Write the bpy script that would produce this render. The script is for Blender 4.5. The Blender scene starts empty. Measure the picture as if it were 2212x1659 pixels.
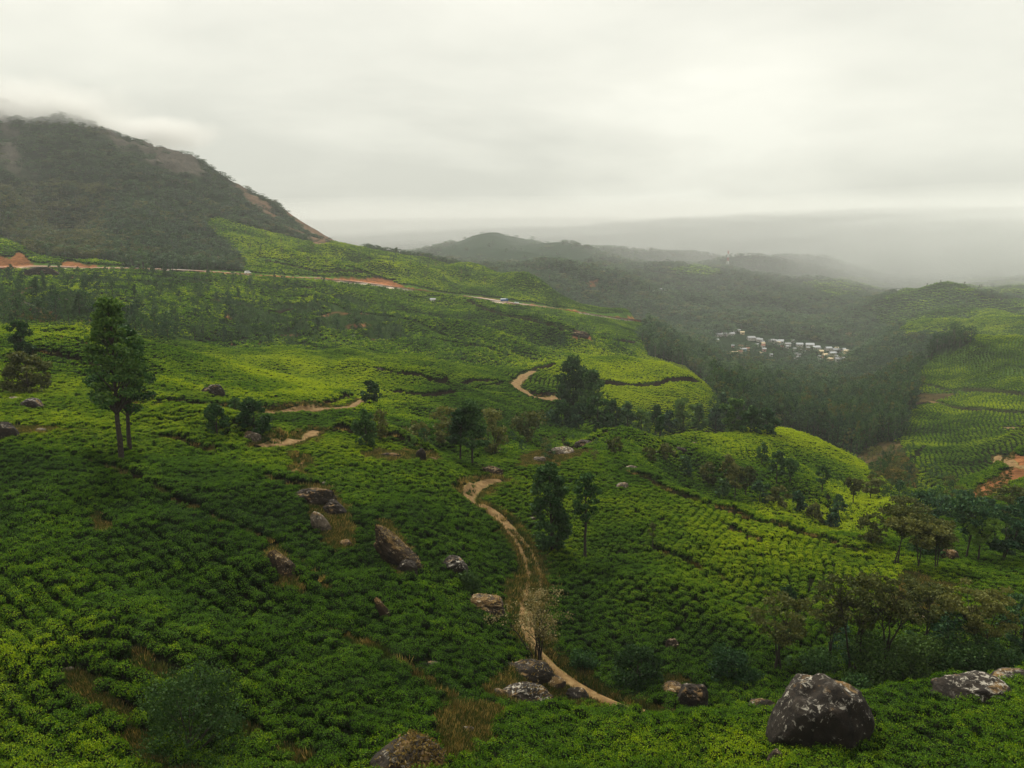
import bpy, math, random, time
import numpy as np
from mathutils import Vector, Matrix

T0 = time.time()
S = bpy.context.scene
C = S.collection

# ------------------------------------------------------------------ camera
PITCH = math.radians(10.32)
FL = 1700.0                      # focal length in units of a 2212 x 1659 picture
CX, CY = 1106.0, 829.5
cam_d = bpy.data.cameras.new('camera')
cam = bpy.data.objects.new('camera', cam_d)
C.objects.link(cam)
cam.location = (0, 0, 0)
cam.rotation_euler = (math.pi / 2 - PITCH, 0, 0)
cam_d.sensor_width = 36.0
cam_d.lens = 36.0 * FL / 2212.0
cam_d.clip_start = 0.5
cam_d.clip_end = 40000
S.camera = cam

# ------------------------------------------------------------------ world, sun, exposure
SUN_EL, SUN_AZ = math.radians(50), math.radians(-16)    # azimuth from +Y towards +X
w = bpy.data.worlds.new('World')
S.world = w
w.use_nodes = True
nt = w.node_tree
for n in list(nt.nodes):
    nt.nodes.remove(n)


def N(nt, typ, **kw):
    n = nt.nodes.new(typ)
    for k, v in kw.items():
        if k.startswith('i_'):
            key = k[2:]
            key = int(key) if key.isdigit() else key.replace('_', ' ')
            n.inputs[key].default_value = v
        else:
            setattr(n, k, v)
    return n


def L(nt, a, b):
    nt.links.new(a, b)


def ramp(nt, fac, stops, interp='LINEAR'):
    r = nt.nodes.new('ShaderNodeValToRGB')
    r.color_ramp.interpolation = interp
    els = r.color_ramp.elements
    while len(els) < len(stops):
        els.new(0.5)
    for e, (p, c) in zip(els, stops):
        e.position = p
        e.color = c if len(c) == 4 else (*c, 1)
    L(nt, fac, r.inputs[0])
    return r.outputs[0]


def mixc(nt, fac, a, b, mode='MIX'):
    m = nt.nodes.new('ShaderNodeMix')
    m.data_type = 'RGBA'
    m.blend_type = mode
    for s, v in ((m.inputs[0], fac), (m.inputs[6], a), (m.inputs[7], b)):
        if isinstance(v, (int, float)):
            s.default_value = v
        elif isinstance(v, (tuple, list)):
            s.default_value = v if len(v) == 4 else (*v, 1)
        else:
            L(nt, v, s)
    return m.outputs[2]


def math_(nt, op, a, b=None, c=None, clamp=False):
    m = nt.nodes.new('ShaderNodeMath')
    m.operation = op
    m.use_clamp = clamp
    for i, v in enumerate((a, b, c)):
        if v is None:
            continue
        if isinstance(v, (int, float)):
            m.inputs[i].default_value = v
        else:
            L(nt, v, m.inputs[i])
    return m.outputs[0]


tc = N(nt, 'ShaderNodeTexCoord')
sky = N(nt, 'ShaderNodeTexSky', sky_type='NISHITA', sun_disc=False, sun_elevation=SUN_EL, sun_rotation=SUN_AZ)
# overcast: cloud sheet seen from below, coordinates stretched towards the horizon
sep = N(nt, 'ShaderNodeSeparateXYZ')
L(nt, tc.outputs['Generated'], sep.inputs[0])
zz = math_(nt, 'ADD', math_(nt, 'MAXIMUM', sep.outputs[2], 0.0), 0.30)
comb = N(nt, 'ShaderNodeCombineXYZ')
L(nt, math_(nt, 'DIVIDE', sep.outputs[0], zz), comb.inputs[0])
L(nt, math_(nt, 'DIVIDE', sep.outputs[1], zz), comb.inputs[1])
n1 = N(nt, 'ShaderNodeTexNoise', i_Scale=0.75, i_Detail=6.0, i_Roughness=0.5, i_Distortion=0.35)
mp = N(nt, 'ShaderNodeMapping')
mp.inputs['Location'].default_value = (4.3, 1.7, 0)
mp.inputs['Scale'].default_value = (0.8, 1.25, 1)
L(nt, comb.outputs[0], mp.inputs[0])
L(nt, mp.outputs[0], n1.inputs['Vector'])
n2 = N(nt, 'ShaderNodeTexNoise', i_Scale=1.7, i_Detail=5.0, i_Roughness=0.5)
L(nt, mp.outputs[0], n2.inputs['Vector'])
cl = math_(nt, 'ADD', math_(nt, 'MULTIPLY', n1.outputs[0], 0.8), math_(nt, 'MULTIPLY', n2.outputs[0], 0.2))
cloudc = ramp(nt, cl, [(0.41, (3.9, 3.8, 3.55)), (0.46, (5.4, 5.22, 4.82)), (0.52, (7.0, 6.72, 6.15)), (0.58, (8.8, 8.45, 7.75))])
# grey-green murk low over the horizon
hz = ramp(nt, sep.outputs[2], [(0.0, (0.58, 0.60, 0.585)), (0.08, (0.72, 0.74, 0.72)), (0.20, (0.92, 0.925, 0.91)), (0.36, (1, 1, 1))])
cloudc = mixc(nt, 1.0, cloudc, hz, 'MULTIPLY')
skyc = mixc(nt, 0.97, sky.outputs[0], cloudc)
bg = N(nt, 'ShaderNodeBackground', i_Strength=0.1)
L(nt, skyc, bg.inputs[0])
wo = N(nt, 'ShaderNodeOutputWorld')
L(nt, bg.outputs[0], wo.inputs[0])

sun_d = bpy.data.lights.new('sun', 'SUN')
sun_d.energy = 5.0
sun_d.angle = math.radians(10)
sun_d.color = (1.0, 0.95, 0.84)
sun = bpy.data.objects.new('sun', sun_d)
C.objects.link(sun)
sv = Vector((math.sin(SUN_AZ) * math.cos(SUN_EL), math.cos(SUN_AZ) * math.cos(SUN_EL), math.sin(SUN_EL)))
sun.rotation_euler = sv.to_track_quat('Z', 'Y').to_euler()

S.view_settings.view_transform = 'Standard'
S.view_settings.look = 'None'
S.view_settings.exposure = 0.58
S.view_settings.gamma = 1.0
S.view_settings.use_curve_mapping = False
S.render.engine = 'CYCLES'
cy = S.cycles
cy.max_bounces = 5
cy.diffuse_bounces = 3
cy.glossy_bounces = 1
cy.transmission_bounces = 3
cy.volume_bounces = 4
cy.transparent_max_bounces = 6
cy.caustics_reflective = False
cy.caustics_refractive = False
cy.use_denoising = True
cy.sample_clamp_indirect = 4
HAZE_DENSITY = 0.00010

# ------------------------------------------------------------------ noise
def _h(ix, iy, seed):
    n = (ix.astype(np.int64) * 374761393 + iy.astype(np.int64) * 668265263 + seed * 69069) & 0xffffffff
    n = ((n ^ (n >> 13)) * 1274126177) & 0xffffffff
    return ((n ^ (n >> 16)) & 0xffff) / 65535.0


def vn(x, y, seed=0):
    x = np.asarray(x, float); y = np.asarray(y, float)
    ix = np.floor(x); iy = np.floor(y)
    fx = x - ix; fy = y - iy
    fx = fx * fx * (3 - 2 * fx); fy = fy * fy * (3 - 2 * fy)
    a = _h(ix, iy, seed); b = _h(ix + 1, iy, seed); c = _h(ix, iy + 1, seed); d = _h(ix + 1, iy + 1, seed)
    return (a + (b - a) * fx) * (1 - fy) + (c + (d - c) * fx) * fy


def fbm(x, y, seed=0, o=4):
    s = 0; amp = 0.5; t = 0
    for k in range(o):
        s = s + amp * vn(x * 2 ** k, y * 2 ** k, seed + k); t += amp; amp *= 0.5
    return s / t


# ------------------------------------------------------------------ picture ray -> (a, t): x = a*Y, z = t*Y
def at(X, Yp):
    sx = (np.asarray(X, float) - CX) / FL
    sy = (CY - np.asarray(Yp, float)) / FL
    yc = math.cos(PITCH) + sy * math.sin(PITCH)
    return sx / yc, (-math.sin(PITCH) + sy * math.cos(PITCH)) / yc


def px(x, y, z):
    d = y * math.cos(PITCH) - z * math.sin(PITCH)
    u = y * math.sin(PITCH) + z * math.cos(PITCH)
    return CX + FL * x / d, CY - FL * u / d


# ------------------------------------------------------------------ terrain control points, column by column (picture x: [(picture y, distance)...])
COLS = {
    0: [(1659, 42), (1450, 50), (1250, 60), (1100, 72), (1000, 85), (920, 100), (872, 116), (850, 128), (780, 160), (712, 205), (722, 240), (705, 290), (650, 380), (605, 500), (576, 600), (545, 625), (515, 670), (530, 740), (480, 820), (412, 900), (425, 980), (350, 1120), (285, 1300), (216, 1500), (245, 1800), (400, 3000), (505, 5000), (514, 9500)],
    150: [(1659, 42), (1450, 50), (1250, 61), (1100, 74), (1000, 88), (920, 104), (868, 124), (790, 160), (715, 210), (728, 240), (700, 300), (650, 390), (605, 500), (574, 610), (560, 640), (520, 760), (505, 800), (515, 880), (420, 980), (330, 1180), (252, 1420), (285, 1700), (400, 3000), (505, 5000), (514, 9500)],
    300: [(1659, 42), (1450, 50), (1250, 62), (1100, 76), (1010, 90), (950, 105), (900, 120), (870, 132), (850, 140), (800, 165), (762, 190), (738, 210), (750, 240), (735, 280), (700, 330), (650, 430), (610, 520), (579, 620), (560, 680), (480, 850), (400, 1050), (320, 1300), (345, 1600), (430, 3000), (505, 5000), (514, 9500)],
    450: [(1659, 42), (1430, 52), (1220, 66), (1070, 84), (985, 100), (935, 114), (900, 128), (883, 138), (850, 155), (805, 190), (772, 225), (784, 250), (764, 290), (748, 325), (758, 350), (735, 390), (690, 430), (640, 540), (587, 660), (565, 740), (500, 900), (430, 1100), (372, 1300), (395, 1600), (450, 3000), (505, 5000), (514, 9500)],
    600: [(1659, 42), (1400, 54), (1200, 70), (1050, 90), (985, 105), (960, 112), (938, 122), (900, 145), (885, 152), (850, 175), (825, 202), (811, 222), (824, 245), (790, 275), (768, 305), (751, 340), (762, 375), (740, 420), (700, 480), (650, 570), (595, 700), (575, 770), (520, 950), (480, 1120), (448, 1350), (480, 1700), (535, 3000), (522, 5000), (514, 9500)],
    750: [(1659, 40), (1580, 43), (1400, 56), (1220, 72), (1080, 92), (1000, 108), (960, 120), (930, 140), (893, 165), (872, 180), (856, 197), (868, 214), (845, 232), (820, 260), (790, 300), (758, 350), (770, 385), (748, 430), (710, 500), (660, 600), (608, 735), (575, 830), (548, 960), (530, 1120), (527, 1250), (560, 1600), (552, 3000), (524, 5000), (514, 9500)],
    900: [(1659, 38), (1600, 40), (1500, 48), (1400, 56), (1250, 72), (1100, 92), (1010, 112), (985, 120), (965, 135), (935, 158), (918, 172), (906, 184), (917, 197), (882, 212), (857, 228), (830, 258), (800, 300), (768, 350), (780, 390), (748, 440), (720, 500), (690, 600), (650, 720), (623, 790), (600, 860), (575, 1000), (556, 1150), (580, 1400), (580, 2000), (552, 3500), (526, 5000), (514, 9500)],
    1050: [(1659, 39), (1590, 43), (1530, 49), (1430, 60), (1300, 76), (1150, 98), (1060, 118), (1010, 132), (990, 148), (960, 170), (930, 195), (895, 220), (860, 258), (832, 290), (808, 335), (795, 370), (806, 400), (765, 450), (735, 520), (705, 620), (670, 740), (645, 825), (625, 900), (600, 1020), (588, 1130), (605, 1350), (572, 1700), (590, 1900), (560, 2200), (502, 2700), (530, 3300), (520, 4800), (514, 9500)],
    1200: [(1659, 40), (1560, 46), (1528, 50), (1548, 56), (1478, 66), (1400, 73), (1300, 83), (1200, 98), (1100, 118), (1030, 135), (990, 150), (975, 162), (982, 185), (940, 225), (905, 260), (868, 300), (845, 325), (800, 372), (788, 400), (800, 440), (745, 530), (705, 640), (680, 760), (664, 860), (648, 890), (632, 980), (645, 1120), (605, 1350), (590, 1650), (595, 1900), (565, 2200), (524, 2700), (540, 3300), (520, 4800), (514, 9500)],
    1350: [(1659, 41), (1600, 44), (1540, 50), (1560, 56), (1530, 61), (1460, 69), (1350, 79), (1250, 90), (1150, 106), (1070, 124), (1012, 142), (985, 158), (955, 185), (938, 215), (950, 245), (925, 280), (890, 320), (850, 365), (830, 385), (795, 425), (768, 462), (785, 510), (752, 600), (720, 720), (697, 850), (688, 900), (668, 990), (690, 1150), (640, 1500), (600, 1900), (575, 2300), (548, 2900), (565, 3300), (522, 4800), (514, 9500)],
    1500: [(1659, 42), (1600, 45), (1542, 50), (1562, 56), (1525, 62), (1460, 69), (1300, 84), (1200, 96), (1120, 112), (1078, 127), (1102, 142), (1080, 165), (1010, 195), (960, 215), (938, 240), (968, 275), (925, 320), (880, 355), (850, 385), (826, 425), (815, 455), (850, 520), (800, 680), (755, 950), (725, 1200), (690, 1500), (650, 1850), (605, 2300), (575, 2700), (548, 3100), (562, 3500), (524, 5000), (514, 9500)],
    1600: [(1659, 41), (1590, 45), (1538, 51), (1560, 57), (1500, 65), (1420, 73), (1300, 85), (1200, 98), (1140, 112), (1103, 124), (1130, 140), (1100, 160), (1040, 185), (985, 212), (945, 240), (925, 268), (965, 310), (925, 370), (880, 430), (850, 540), (800, 800), (757, 1080), (730, 1250), (695, 1450), (650, 1850), (600, 2300), (575, 2700), (555, 3200), (568, 3600), (526, 5200), (514, 9500)],
    1700: [(1659, 40), (1590, 45), (1534, 51), (1556, 57), (1480, 66), (1400, 74), (1300, 86), (1200, 100), (1130, 116), (1158, 132), (1120, 155), (1050, 185), (980, 225), (932, 270), (975, 325), (935, 400), (900, 480), (860, 600), (810, 850), (768, 1100), (740, 1270), (700, 1450), (650, 1850), (605, 2300), (580, 2700), (560, 3200), (572, 3600), (528, 5200), (514, 9500)],
    1820: [(1659, 40), (1550, 46), (1500, 52), (1530, 58), (1460, 66), (1390, 74), (1300, 86), (1215, 100), (1160, 116), (1180, 135), (1130, 165), (1060, 200), (1010, 230), (978, 262), (1005, 310), (965, 380), (930, 440), (880, 560), (830, 780), (785, 1000), (755, 1200), (710, 1400), (665, 1700), (625, 2100), (600, 2500), (572, 3200), (580, 3600), (530, 5200), (514, 9500)],
    1940: [(1659, 40), (1530, 47), (1490, 53), (1515, 60), (1440, 67), (1360, 76), (1280, 86), (1220, 97), (1170, 112), (1120, 140), (1075, 180), (1055, 215), (1065, 240), (1020, 270), (985, 320), (955, 370), (930, 420), (880, 500), (840, 560), (810, 620), (840, 700), (765, 900), (730, 1100), (690, 1350), (655, 1650), (632, 1950), (640, 2200), (605, 2800), (585, 3300), (545, 5000), (514, 9500)],
    2050: [(1659, 38), (1540, 44), (1475, 51), (1500, 58), (1410, 69), (1320, 80), (1240, 92), (1195, 106), (1150, 130), (1110, 160), (1075, 195), (1045, 225), (1060, 260), (1010, 300), (955, 370), (938, 395), (920, 420), (878, 490), (840, 550), (775, 640), (795, 720), (745, 900), (705, 1050), (715, 1150), (675, 1350), (640, 1650), (622, 1950), (635, 2200), (600, 2800), (582, 3300), (545, 5000), (514, 9500)],
    2212: [(1659, 36), (1560, 42), (1480, 49), (1460, 53), (1485, 60), (1370, 72), (1270, 86), (1205, 104), (1150, 130), (1090, 165), (1020, 205), (965, 235), (990, 270), (925, 335), (935, 365), (900, 410), (862, 460), (840, 490), (766, 620), (780, 700), (735, 850), (684, 980), (698, 1100), (665, 1300), (655, 1500), (625, 1900), (610, 2200), (595, 2700), (580, 3300), (545, 5000), (514, 9500)],
}
EXTRA = [  # ridges and hollows between the columns
    (1000, 522, 2650), (940, 545, 2500), (900, 565, 2300), (1400, 505, 5200), (1330, 511, 5200), (1480, 513, 5200), (1560, 522, 5000), (1700, 512, 6500), (1900, 514, 6500), (1250, 535, 2750), (1420, 545, 2900), (1280, 556, 2500), (700, 515, 1230), (650, 483, 1290), (560, 432, 1360), (520, 412, 1370), (400, 340, 1330), (220, 280, 1380),
    (80, 258, 1460), (840, 545, 1150), (980, 575, 1110), (1150, 610, 1060), (980, 790, 345), (1110, 797, 380), (700, 840, 206), (650, 826, 213), (520, 788, 235), (380, 755, 218), 
    (800, 868, 193), (940, 918, 176), (1000, 596, 1010), (1100, 612, 980), (1180, 628, 960), (1900, 1035, 235), (1860, 1010, 245), (1760, 948, 268), (1980, 1080, 195), (1440, 785, 455), (1270, 775, 440), (1540, 850, 420),
    (1240, 1010, 140), (1420, 1030, 137), (1130, 1005, 138), (1400, 700, 905), (1900, 655, 1750), (2000, 640, 1850), (2100, 635, 1850), (1990, 662, 1500), (1800, 1160, 114), (1860, 1180, 108),
    (1960, 715, 1020), (2130, 690, 990), (2000, 790, 615), (2100, 766, 635), (1950, 885, 470), (2030, 873, 475), (2120, 885, 440),
]
pts = []
for x, col in COLS.items():
    a0 = 0
    crest = 1e9
    for ci, (yy, d) in enumerate(col):
        prev = col[ci - 1] if ci else None
        if prev and yy > prev[0] and 45 < d < 1200:      # ground that drops away behind a crest
            yy = prev[0] + (yy - prev[0]) * (2.2 if d > 170 else 1.7)
        a, t = at(x, yy)
        pts.append((float(a), math.log(d), float(t)))
for x, yy, d in EXTRA:
    a, t = at(x, yy)
    pts.append((float(a), math.log(d), float(t)))
for x, src in ((-350, 0), (-900, 0), (2560, 2212), (3100, 2212)):
    for (yy, d) in COLS[src][::2]:
        if d > 3000:
            continue
        _, t = at(src, yy)
        a, _ = at(x, min(yy, 1200))
        if x < 0 and 900 < d < 2500:
            _, t = at(src, yy + x * .32)
        pts.append((float(a), math.log(d), float(t)))
for x in (-1.35, -0.9, -0.45, 0, 0.45, 0.9, 1.35):      # the slope under the camera
    for d, t in ((1.5, -1.0), (4, -0.92), (10, -0.88), (22, -0.85), (32, -0.80)):
        pts.append((x, math.log(d), t))
P = np.array(pts)
KA = 2.6
PX, PY, PT = P[:, 0] * KA, P[:, 1], P[:, 2]


def kern(r2):
    return np.sqrt(r2 + 0.022 ** 2)


A = kern((PX[:, None] - PX[None]) ** 2 + (PY[:, None] - PY[None]) ** 2)
n = len(P)
M = np.zeros((n + 3, n + 3)); M[:n, :n] = A - 0.001 * np.eye(n)
M[:n, n] = 1; M[:n, n + 1] = PX; M[:n, n + 2] = PY
M[n:, :n] = M[:n, n:].T
Wt = np.linalg.solve(M, np.concatenate([PT, np.zeros(3)]))

# terrain grid in (a, ln Y)
NA, NL = 620, 820
ua = np.linspace(-1, 1, NA)
GA = ua * 0.80 + 0.55 * ua ** 9
GL = np.concatenate([np.linspace(math.log(1.5), math.log(34), 40)[:-1], np.linspace(math.log(34), math.log(1700), 640), np.linspace(math.log(1700), math.log(9500), 142)[1:]])
NL = len(GL)
gx, gy = np.meshgrid(GA, GL, indexing='ij')
gt = np.zeros_like(gx)
# coarse evaluation then bilinear refinement in a
for i in range(0, NA):
    r2 = (GA[i] * KA - PX[:, None]) ** 2 + (GL[None, :] - PY[:, None]) ** 2
    gt[i] = Wt[:n] @ kern(r2) + Wt[n] + Wt[n + 1] * GA[i] * KA + Wt[n + 2] * GL
gY = np.exp(gy)
gX = gx * gY
gZ = gt * gY
near = np.clip((gY - 30) / 30, 0, 1)
gZ += near * (fbm(gX / 14, gY / 14, 3) - .5) * 1.3
gZ += near * (fbm(gX / 3.2, gY / 3.2, 9, 3) - .5) * 0.35
gZ += np.clip((gY - 250) / 400, 0, 1) * (fbm(gX / 60, gY / 60, 21) - .5) * 9
gZ += np.clip((gY - 900) / 800, 0, 1) * (fbm(gX / 190, gY / 190, 31, 5) - .5) * 40 * (1 - np.clip((gY - 4000) / 4000, 0, 1) * .5)
# rough rock on the mountain's upper face
mt = np.clip((gZ - 30) / 80, 0, 1) * (gX < 0)
gZ += mt * (np.abs(fbm(gX / 60, gY / 60, 41, 6) - .5)) * -55 + mt * (fbm(gX / 14, gY / 14, 43, 4) - .5) * 9 + mt * 7
gt = gZ / gY


def grid_t(a, Ld):
    """bilinear lookup of t"""
    i = np.clip(np.searchsorted(GA, a) - 1, 0, NA - 2)
    j = np.clip(np.searchsorted(GL, Ld) - 1, 0, NL - 2)
    fa = np.clip((a - GA[i]) / (GA[i + 1] - GA[i]), 0, 1)
    fl = np.clip((Ld - GL[j]) / (GL[j + 1] - GL[j]), 0, 1)
    return (gt[i, j] * (1 - fa) + gt[i + 1, j] * fa) * (1 - fl) + (gt[i, j + 1] * (1 - fa) + gt[i + 1, j + 1] * fa) * fl


def height(x, y):
    x = np.asarray(x, float); y = np.maximum(np.asarray(y, float), 1.6)
    return grid_t(x / y, np.log(y)) * y


MAXT = np.maximum.accumulate(gt, axis=1)


def visible(x, y, h=1.0):
    """is a point h metres above the ground unhidden by nearer ground"""
    a = x / y; Ld = np.log(y)
    i = np.clip(np.searchsorted(GA, a), 0, NA - 1)
    j = np.clip(np.searchsorted(GL, Ld) - 3, 0, NL - 1)
    return height(x, y) / y + h / y >= MAXT[i, j]


def hit(X, Yp, dmin=34.0):
    """first ground point under a picture ray, not nearer than dmin"""
    a, t = at(X, Yp); a = float(a); t = float(t)
    i = min(max(int(np.searchsorted(GA, a)) - 1, 0), NA - 2)
    f = min(max((a - GA[i]) / (GA[i + 1] - GA[i]), 0), 1)
    prof = gt[i] * (1 - f) + gt[i + 1] * f
    j0 = int(np.searchsorted(GL, math.log(dmin)))
    k = np.nonzero(prof[j0:] >= t)[0]
    if len(k) == 0:
        j = j0 + int(np.argmax(prof[j0:])); Ld = GL[j]
    else:
        j = j0 + int(k[0])
        if j == j0:
            Ld = GL[j]
        else:
            g = (t - prof[j - 1]) / (prof[j] - prof[j - 1] + 1e-12)
            Ld = GL[j - 1] + g * (GL[j] - GL[j - 1])
    Y = math.exp(Ld)
    x = a * Y
    return Vector((x, Y, float(height(x, Y))))


def inpoly(x, y, poly):
    x = np.asarray(x, float); y = np.asarray(y, float)
    r = np.zeros(x.shape, bool)
    k = len(poly)
    for i in range(k):
        x0, y0 = poly[i]; x1, y1 = poly[(i + 1) % k]
        if y0 == y1:
            continue
        c = ((y0 > y) != (y1 > y)) & (x < (x1 - x0) * (y - y0) / (y1 - y0) + x0)
        r ^= c
    return r


# ------------------------------------------------------------------ mesh and tag helpers
def mesh_np(name, V, F, mats=(), attrs=None, mat_index=None, smooth=False):
    """F: one array of equal-sided faces, or a list of such arrays"""
    Fs = F if isinstance(F, list) else [F]
    Fs = [f for f in Fs if len(f)]
    me = bpy.data.meshes.new(name)
    V = np.ascontiguousarray(V, dtype=np.float32)
    me.vertices.add(len(V)); me.vertices.foreach_set('co', V.ravel())
    li = np.concatenate([f.ravel() for f in Fs]).astype(np.int32)
    sizes = np.concatenate([np.full(len(f), f.shape[1]) for f in Fs])
    starts = np.concatenate([[0], np.cumsum(sizes)[:-1]]).astype(np.int32)
    me.loops.add(len(li)); me.loops.foreach_set('vertex_index', li)
    me.polygons.add(len(sizes)); me.polygons.foreach_set('loop_start', starts)
    for m in mats:
        me.materials.append(m)
    if mat_index is not None:
        me.polygons.foreach_set('material_index', np.asarray(mat_index, np.int32))
    me.polygons.foreach_set('use_smooth', np.full(len(sizes), smooth, bool))
    me.update(calc_edges=True)
    for k, (dom, val) in (attrs or {}).items():
        val = np.asarray(val, np.float32)
        at_ = me.attributes.new(k, 'FLOAT' if val.ndim == 1 else ('FLOAT_COLOR' if val.shape[1] == 4 else 'FLOAT_VECTOR'), dom)
        at_.data.foreach_set('value' if val.ndim == 1 else ('color' if val.shape[1] == 4 else 'vector'), val.ravel())
    return me


def obj(name, me, parent=None, link=True):
    o = bpy.data.objects.new(name, me)
    if link:
        C.objects.link(o)
    if parent:
        o.parent = parent
    return o


def tag(o, label=None, cat=None, group=None, kind=None):
    if label: o['label'] = label
    if cat: o['category'] = cat
    if group: o['group'] = group
    if kind: o['kind'] = kind
    return o


def empty(name, loc, rz=0.0, sc=1.0):
    e = bpy.data.objects.new(name, None)
    e.empty_display_size = 0.5
    C.objects.link(e)
    e.location = loc
    e.rotation_euler = (0, 0, rz)
    e.scale = (sc, sc, sc) if isinstance(sc, (int, float)) else sc
    return e


def copy_tree(src, loc, rz, sc):
    r = src.copy(); C.objects.link(r)
    r.location = loc; r.rotation_euler = (0, 0, rz); r.scale = sc
    for ch in src.children:
        c = ch.copy(); C.objects.link(c); c.parent = r
    return r


def tube(path, radii, k=7):
    path = np.array(path, float); m = len(path)
    V = []
    for i in range(m):
        d = path[min(i + 1, m - 1)] - path[max(i - 1, 0)]
        d /= np.linalg.norm(d) + 1e-9
        u = np.cross(d, [0.3, 0.9, 0.1]); u /= np.linalg.norm(u) + 1e-9
        v = np.cross(d, u)
        for j in range(k):
            an = 2 * math.pi * j / k
            V.append(path[i] + radii[i] * (math.cos(an) * u + math.sin(an) * v))
    F = [(i * k + j, i * k + (j + 1) % k, (i + 1) * k + (j + 1) % k, (i + 1) * k + j) for i in range(m - 1) for j in range(k)]
    return np.array(V), np.array(F)


def join(parts):
    Vs, Fs, off = [], [], 0
    for V, F in parts:
        Vs.append(V); Fs.append(F + off); off += len(V)
    return np.concatenate(Vs), np.concatenate(Fs)


def cards(cen, size, rng, up=0.3, out=None, outw=0.6, aspect=0.55):
    """leaf-like rhombi around centres"""
    m = len(cen)
    nrm = rng.normal(size=(m, 3))
    nrm /= np.linalg.norm(nrm, axis=1, keepdims=True)
    nrm[:, 2] += up
    if out is not None:
        nrm += out * outw
    nrm /= np.linalg.norm(nrm, axis=1, keepdims=True) + 1e-9
    r = rng.normal(size=(m, 3))
    u = np.cross(nrm, r); u /= np.linalg.norm(u, axis=1, keepdims=True) + 1e-9
    v = np.cross(nrm, u)
    s = (size * rng.uniform(.65, 1.35, m))[:, None] if np.isscalar(size) else (size * rng.uniform(.75, 1.25, m))[:, None]
    V = np.stack([cen - u * s * .5, cen + v * s * aspect * .5 - nrm * s * .08, cen + u * s * .5, cen - v * s * aspect * .5 + nrm * s * .05], 1).reshape(-1, 3)
    F = np.arange(m * 4).reshape(m, 4)
    return V, F


# ------------------------------------------------------------------ materials
def mat(name):
    m = bpy.data.materials.new(name); m.use_nodes = True
    nt = m.node_tree
    for nd in list(nt.nodes): nt.nodes.remove(nd)
    out = nt.nodes.new('ShaderNodeOutputMaterial')
    return m, nt, out


def pos_noise(nt, scale, detail=2.0, rough=0.5):
    g = nt.nodes.new('ShaderNodeNewGeometry')
    nn = N(nt, 'ShaderNodeTexNoise', i_Scale=scale, i_Detail=detail, i_Roughness=rough)
    L(nt, g.outputs['Position'], nn.inputs['Vector'])
    return nn.outputs[0]


def leaf_mat(name, dark, mid, bright, transl=0.3, tone_attr=True, gloss=0.0, big=0.03):
    m, nt, out = mat(name)
    lv = N(nt, 'ShaderNodeAttribute', attribute_name='lv').outputs['Fac']
    oi = N(nt, 'ShaderNodeObjectInfo').outputs['Random']
    nz = pos_noise(nt, big, 3.0)
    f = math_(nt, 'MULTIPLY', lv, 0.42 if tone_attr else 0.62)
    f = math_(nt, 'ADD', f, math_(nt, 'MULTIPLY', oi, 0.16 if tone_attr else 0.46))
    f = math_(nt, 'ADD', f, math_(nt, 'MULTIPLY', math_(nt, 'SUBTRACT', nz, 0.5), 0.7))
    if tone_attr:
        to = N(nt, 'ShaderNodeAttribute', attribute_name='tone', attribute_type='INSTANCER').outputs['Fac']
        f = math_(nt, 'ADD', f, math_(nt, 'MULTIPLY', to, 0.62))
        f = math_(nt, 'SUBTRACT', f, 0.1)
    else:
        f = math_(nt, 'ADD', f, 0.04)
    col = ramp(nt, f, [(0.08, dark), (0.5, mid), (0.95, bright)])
    pr = N(nt, 'ShaderNodeBsdfPrincipled', i_Roughness=0.62)
    pr.inputs['Specular IOR Level'].default_value = 0.05 + gloss
    L(nt, col, pr.inputs['Base Color'])
    tr = N(nt, 'ShaderNodeBsdfTranslucent')
    L(nt, mixc(nt, 1.0, col, (1.25, 1.15, 0.6), 'MULTIPLY'), tr.inputs[0])
    mx = N(nt, 'ShaderNodeMixShader', i_0=transl)
    L(nt, pr.outputs[0], mx.inputs[1]); L(nt, tr.outputs[0], mx.inputs[2])
    L(nt, mx.outputs[0], out.inputs[0])
    return m


def solid_mat(name, stops, scale=3.0, rough=0.85, bump=0.0, bscale=20.0, detail=4.0, spec=0.2):
    m, nt, out = mat(name)
    nz = pos_noise(nt, scale, detail)
    col = ramp(nt, nz, stops)
    pr = N(nt, 'ShaderNodeBsdfPrincipled', i_Roughness=rough)
    pr.inputs['Specular IOR Level'].default_value = spec
    L(nt, col, pr.inputs['Base Color'])
    if bump:
        b = N(nt, 'ShaderNodeBump', i_Strength=0.6, i_Distance=bump)
        L(nt, pos_noise(nt, bscale, 4.0), b.inputs['Height'])
        L(nt, b.outputs[0], pr.inputs['Normal'])
    L(nt, pr.outputs[0], out.inputs[0])
    return m


M_TEA = leaf_mat('tea_leaf', (0.004, 0.020, 0.003), (0.064, 0.150, 0.005), (0.32, 0.41, 0.005), 0.36, gloss=0.02)
M_TEACORE = solid_mat('tea_stems', [(0.3, (0.004, 0.006, 0.003)), (0.7, (0.009, 0.012, 0.005))], 3.0, 0.95, spec=0.0)
M_OAK = leaf_mat('silver_oak_leaf', (0.009, 0.030, 0.010), (0.030, 0.078, 0.020), (0.085, 0.150, 0.030), 0.25, False)
M_DARK = leaf_mat('dark_leaf', (0.006, 0.022, 0.008), (0.022, 0.058, 0.018), (0.062, 0.125, 0.030), 0.2, False)
M_OLIVE = leaf_mat('olive_leaf', (0.018, 0.030, 0.009), (0.052, 0.066, 0.018), (0.125, 0.130, 0.036), 0.25, False)
M_LIGHT = leaf_mat('light_leaf', (0.05, 0.11, 0.02), (0.10, 0.19, 0.03), (0.17, 0.27, 0.05), 0.35, False)
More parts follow.
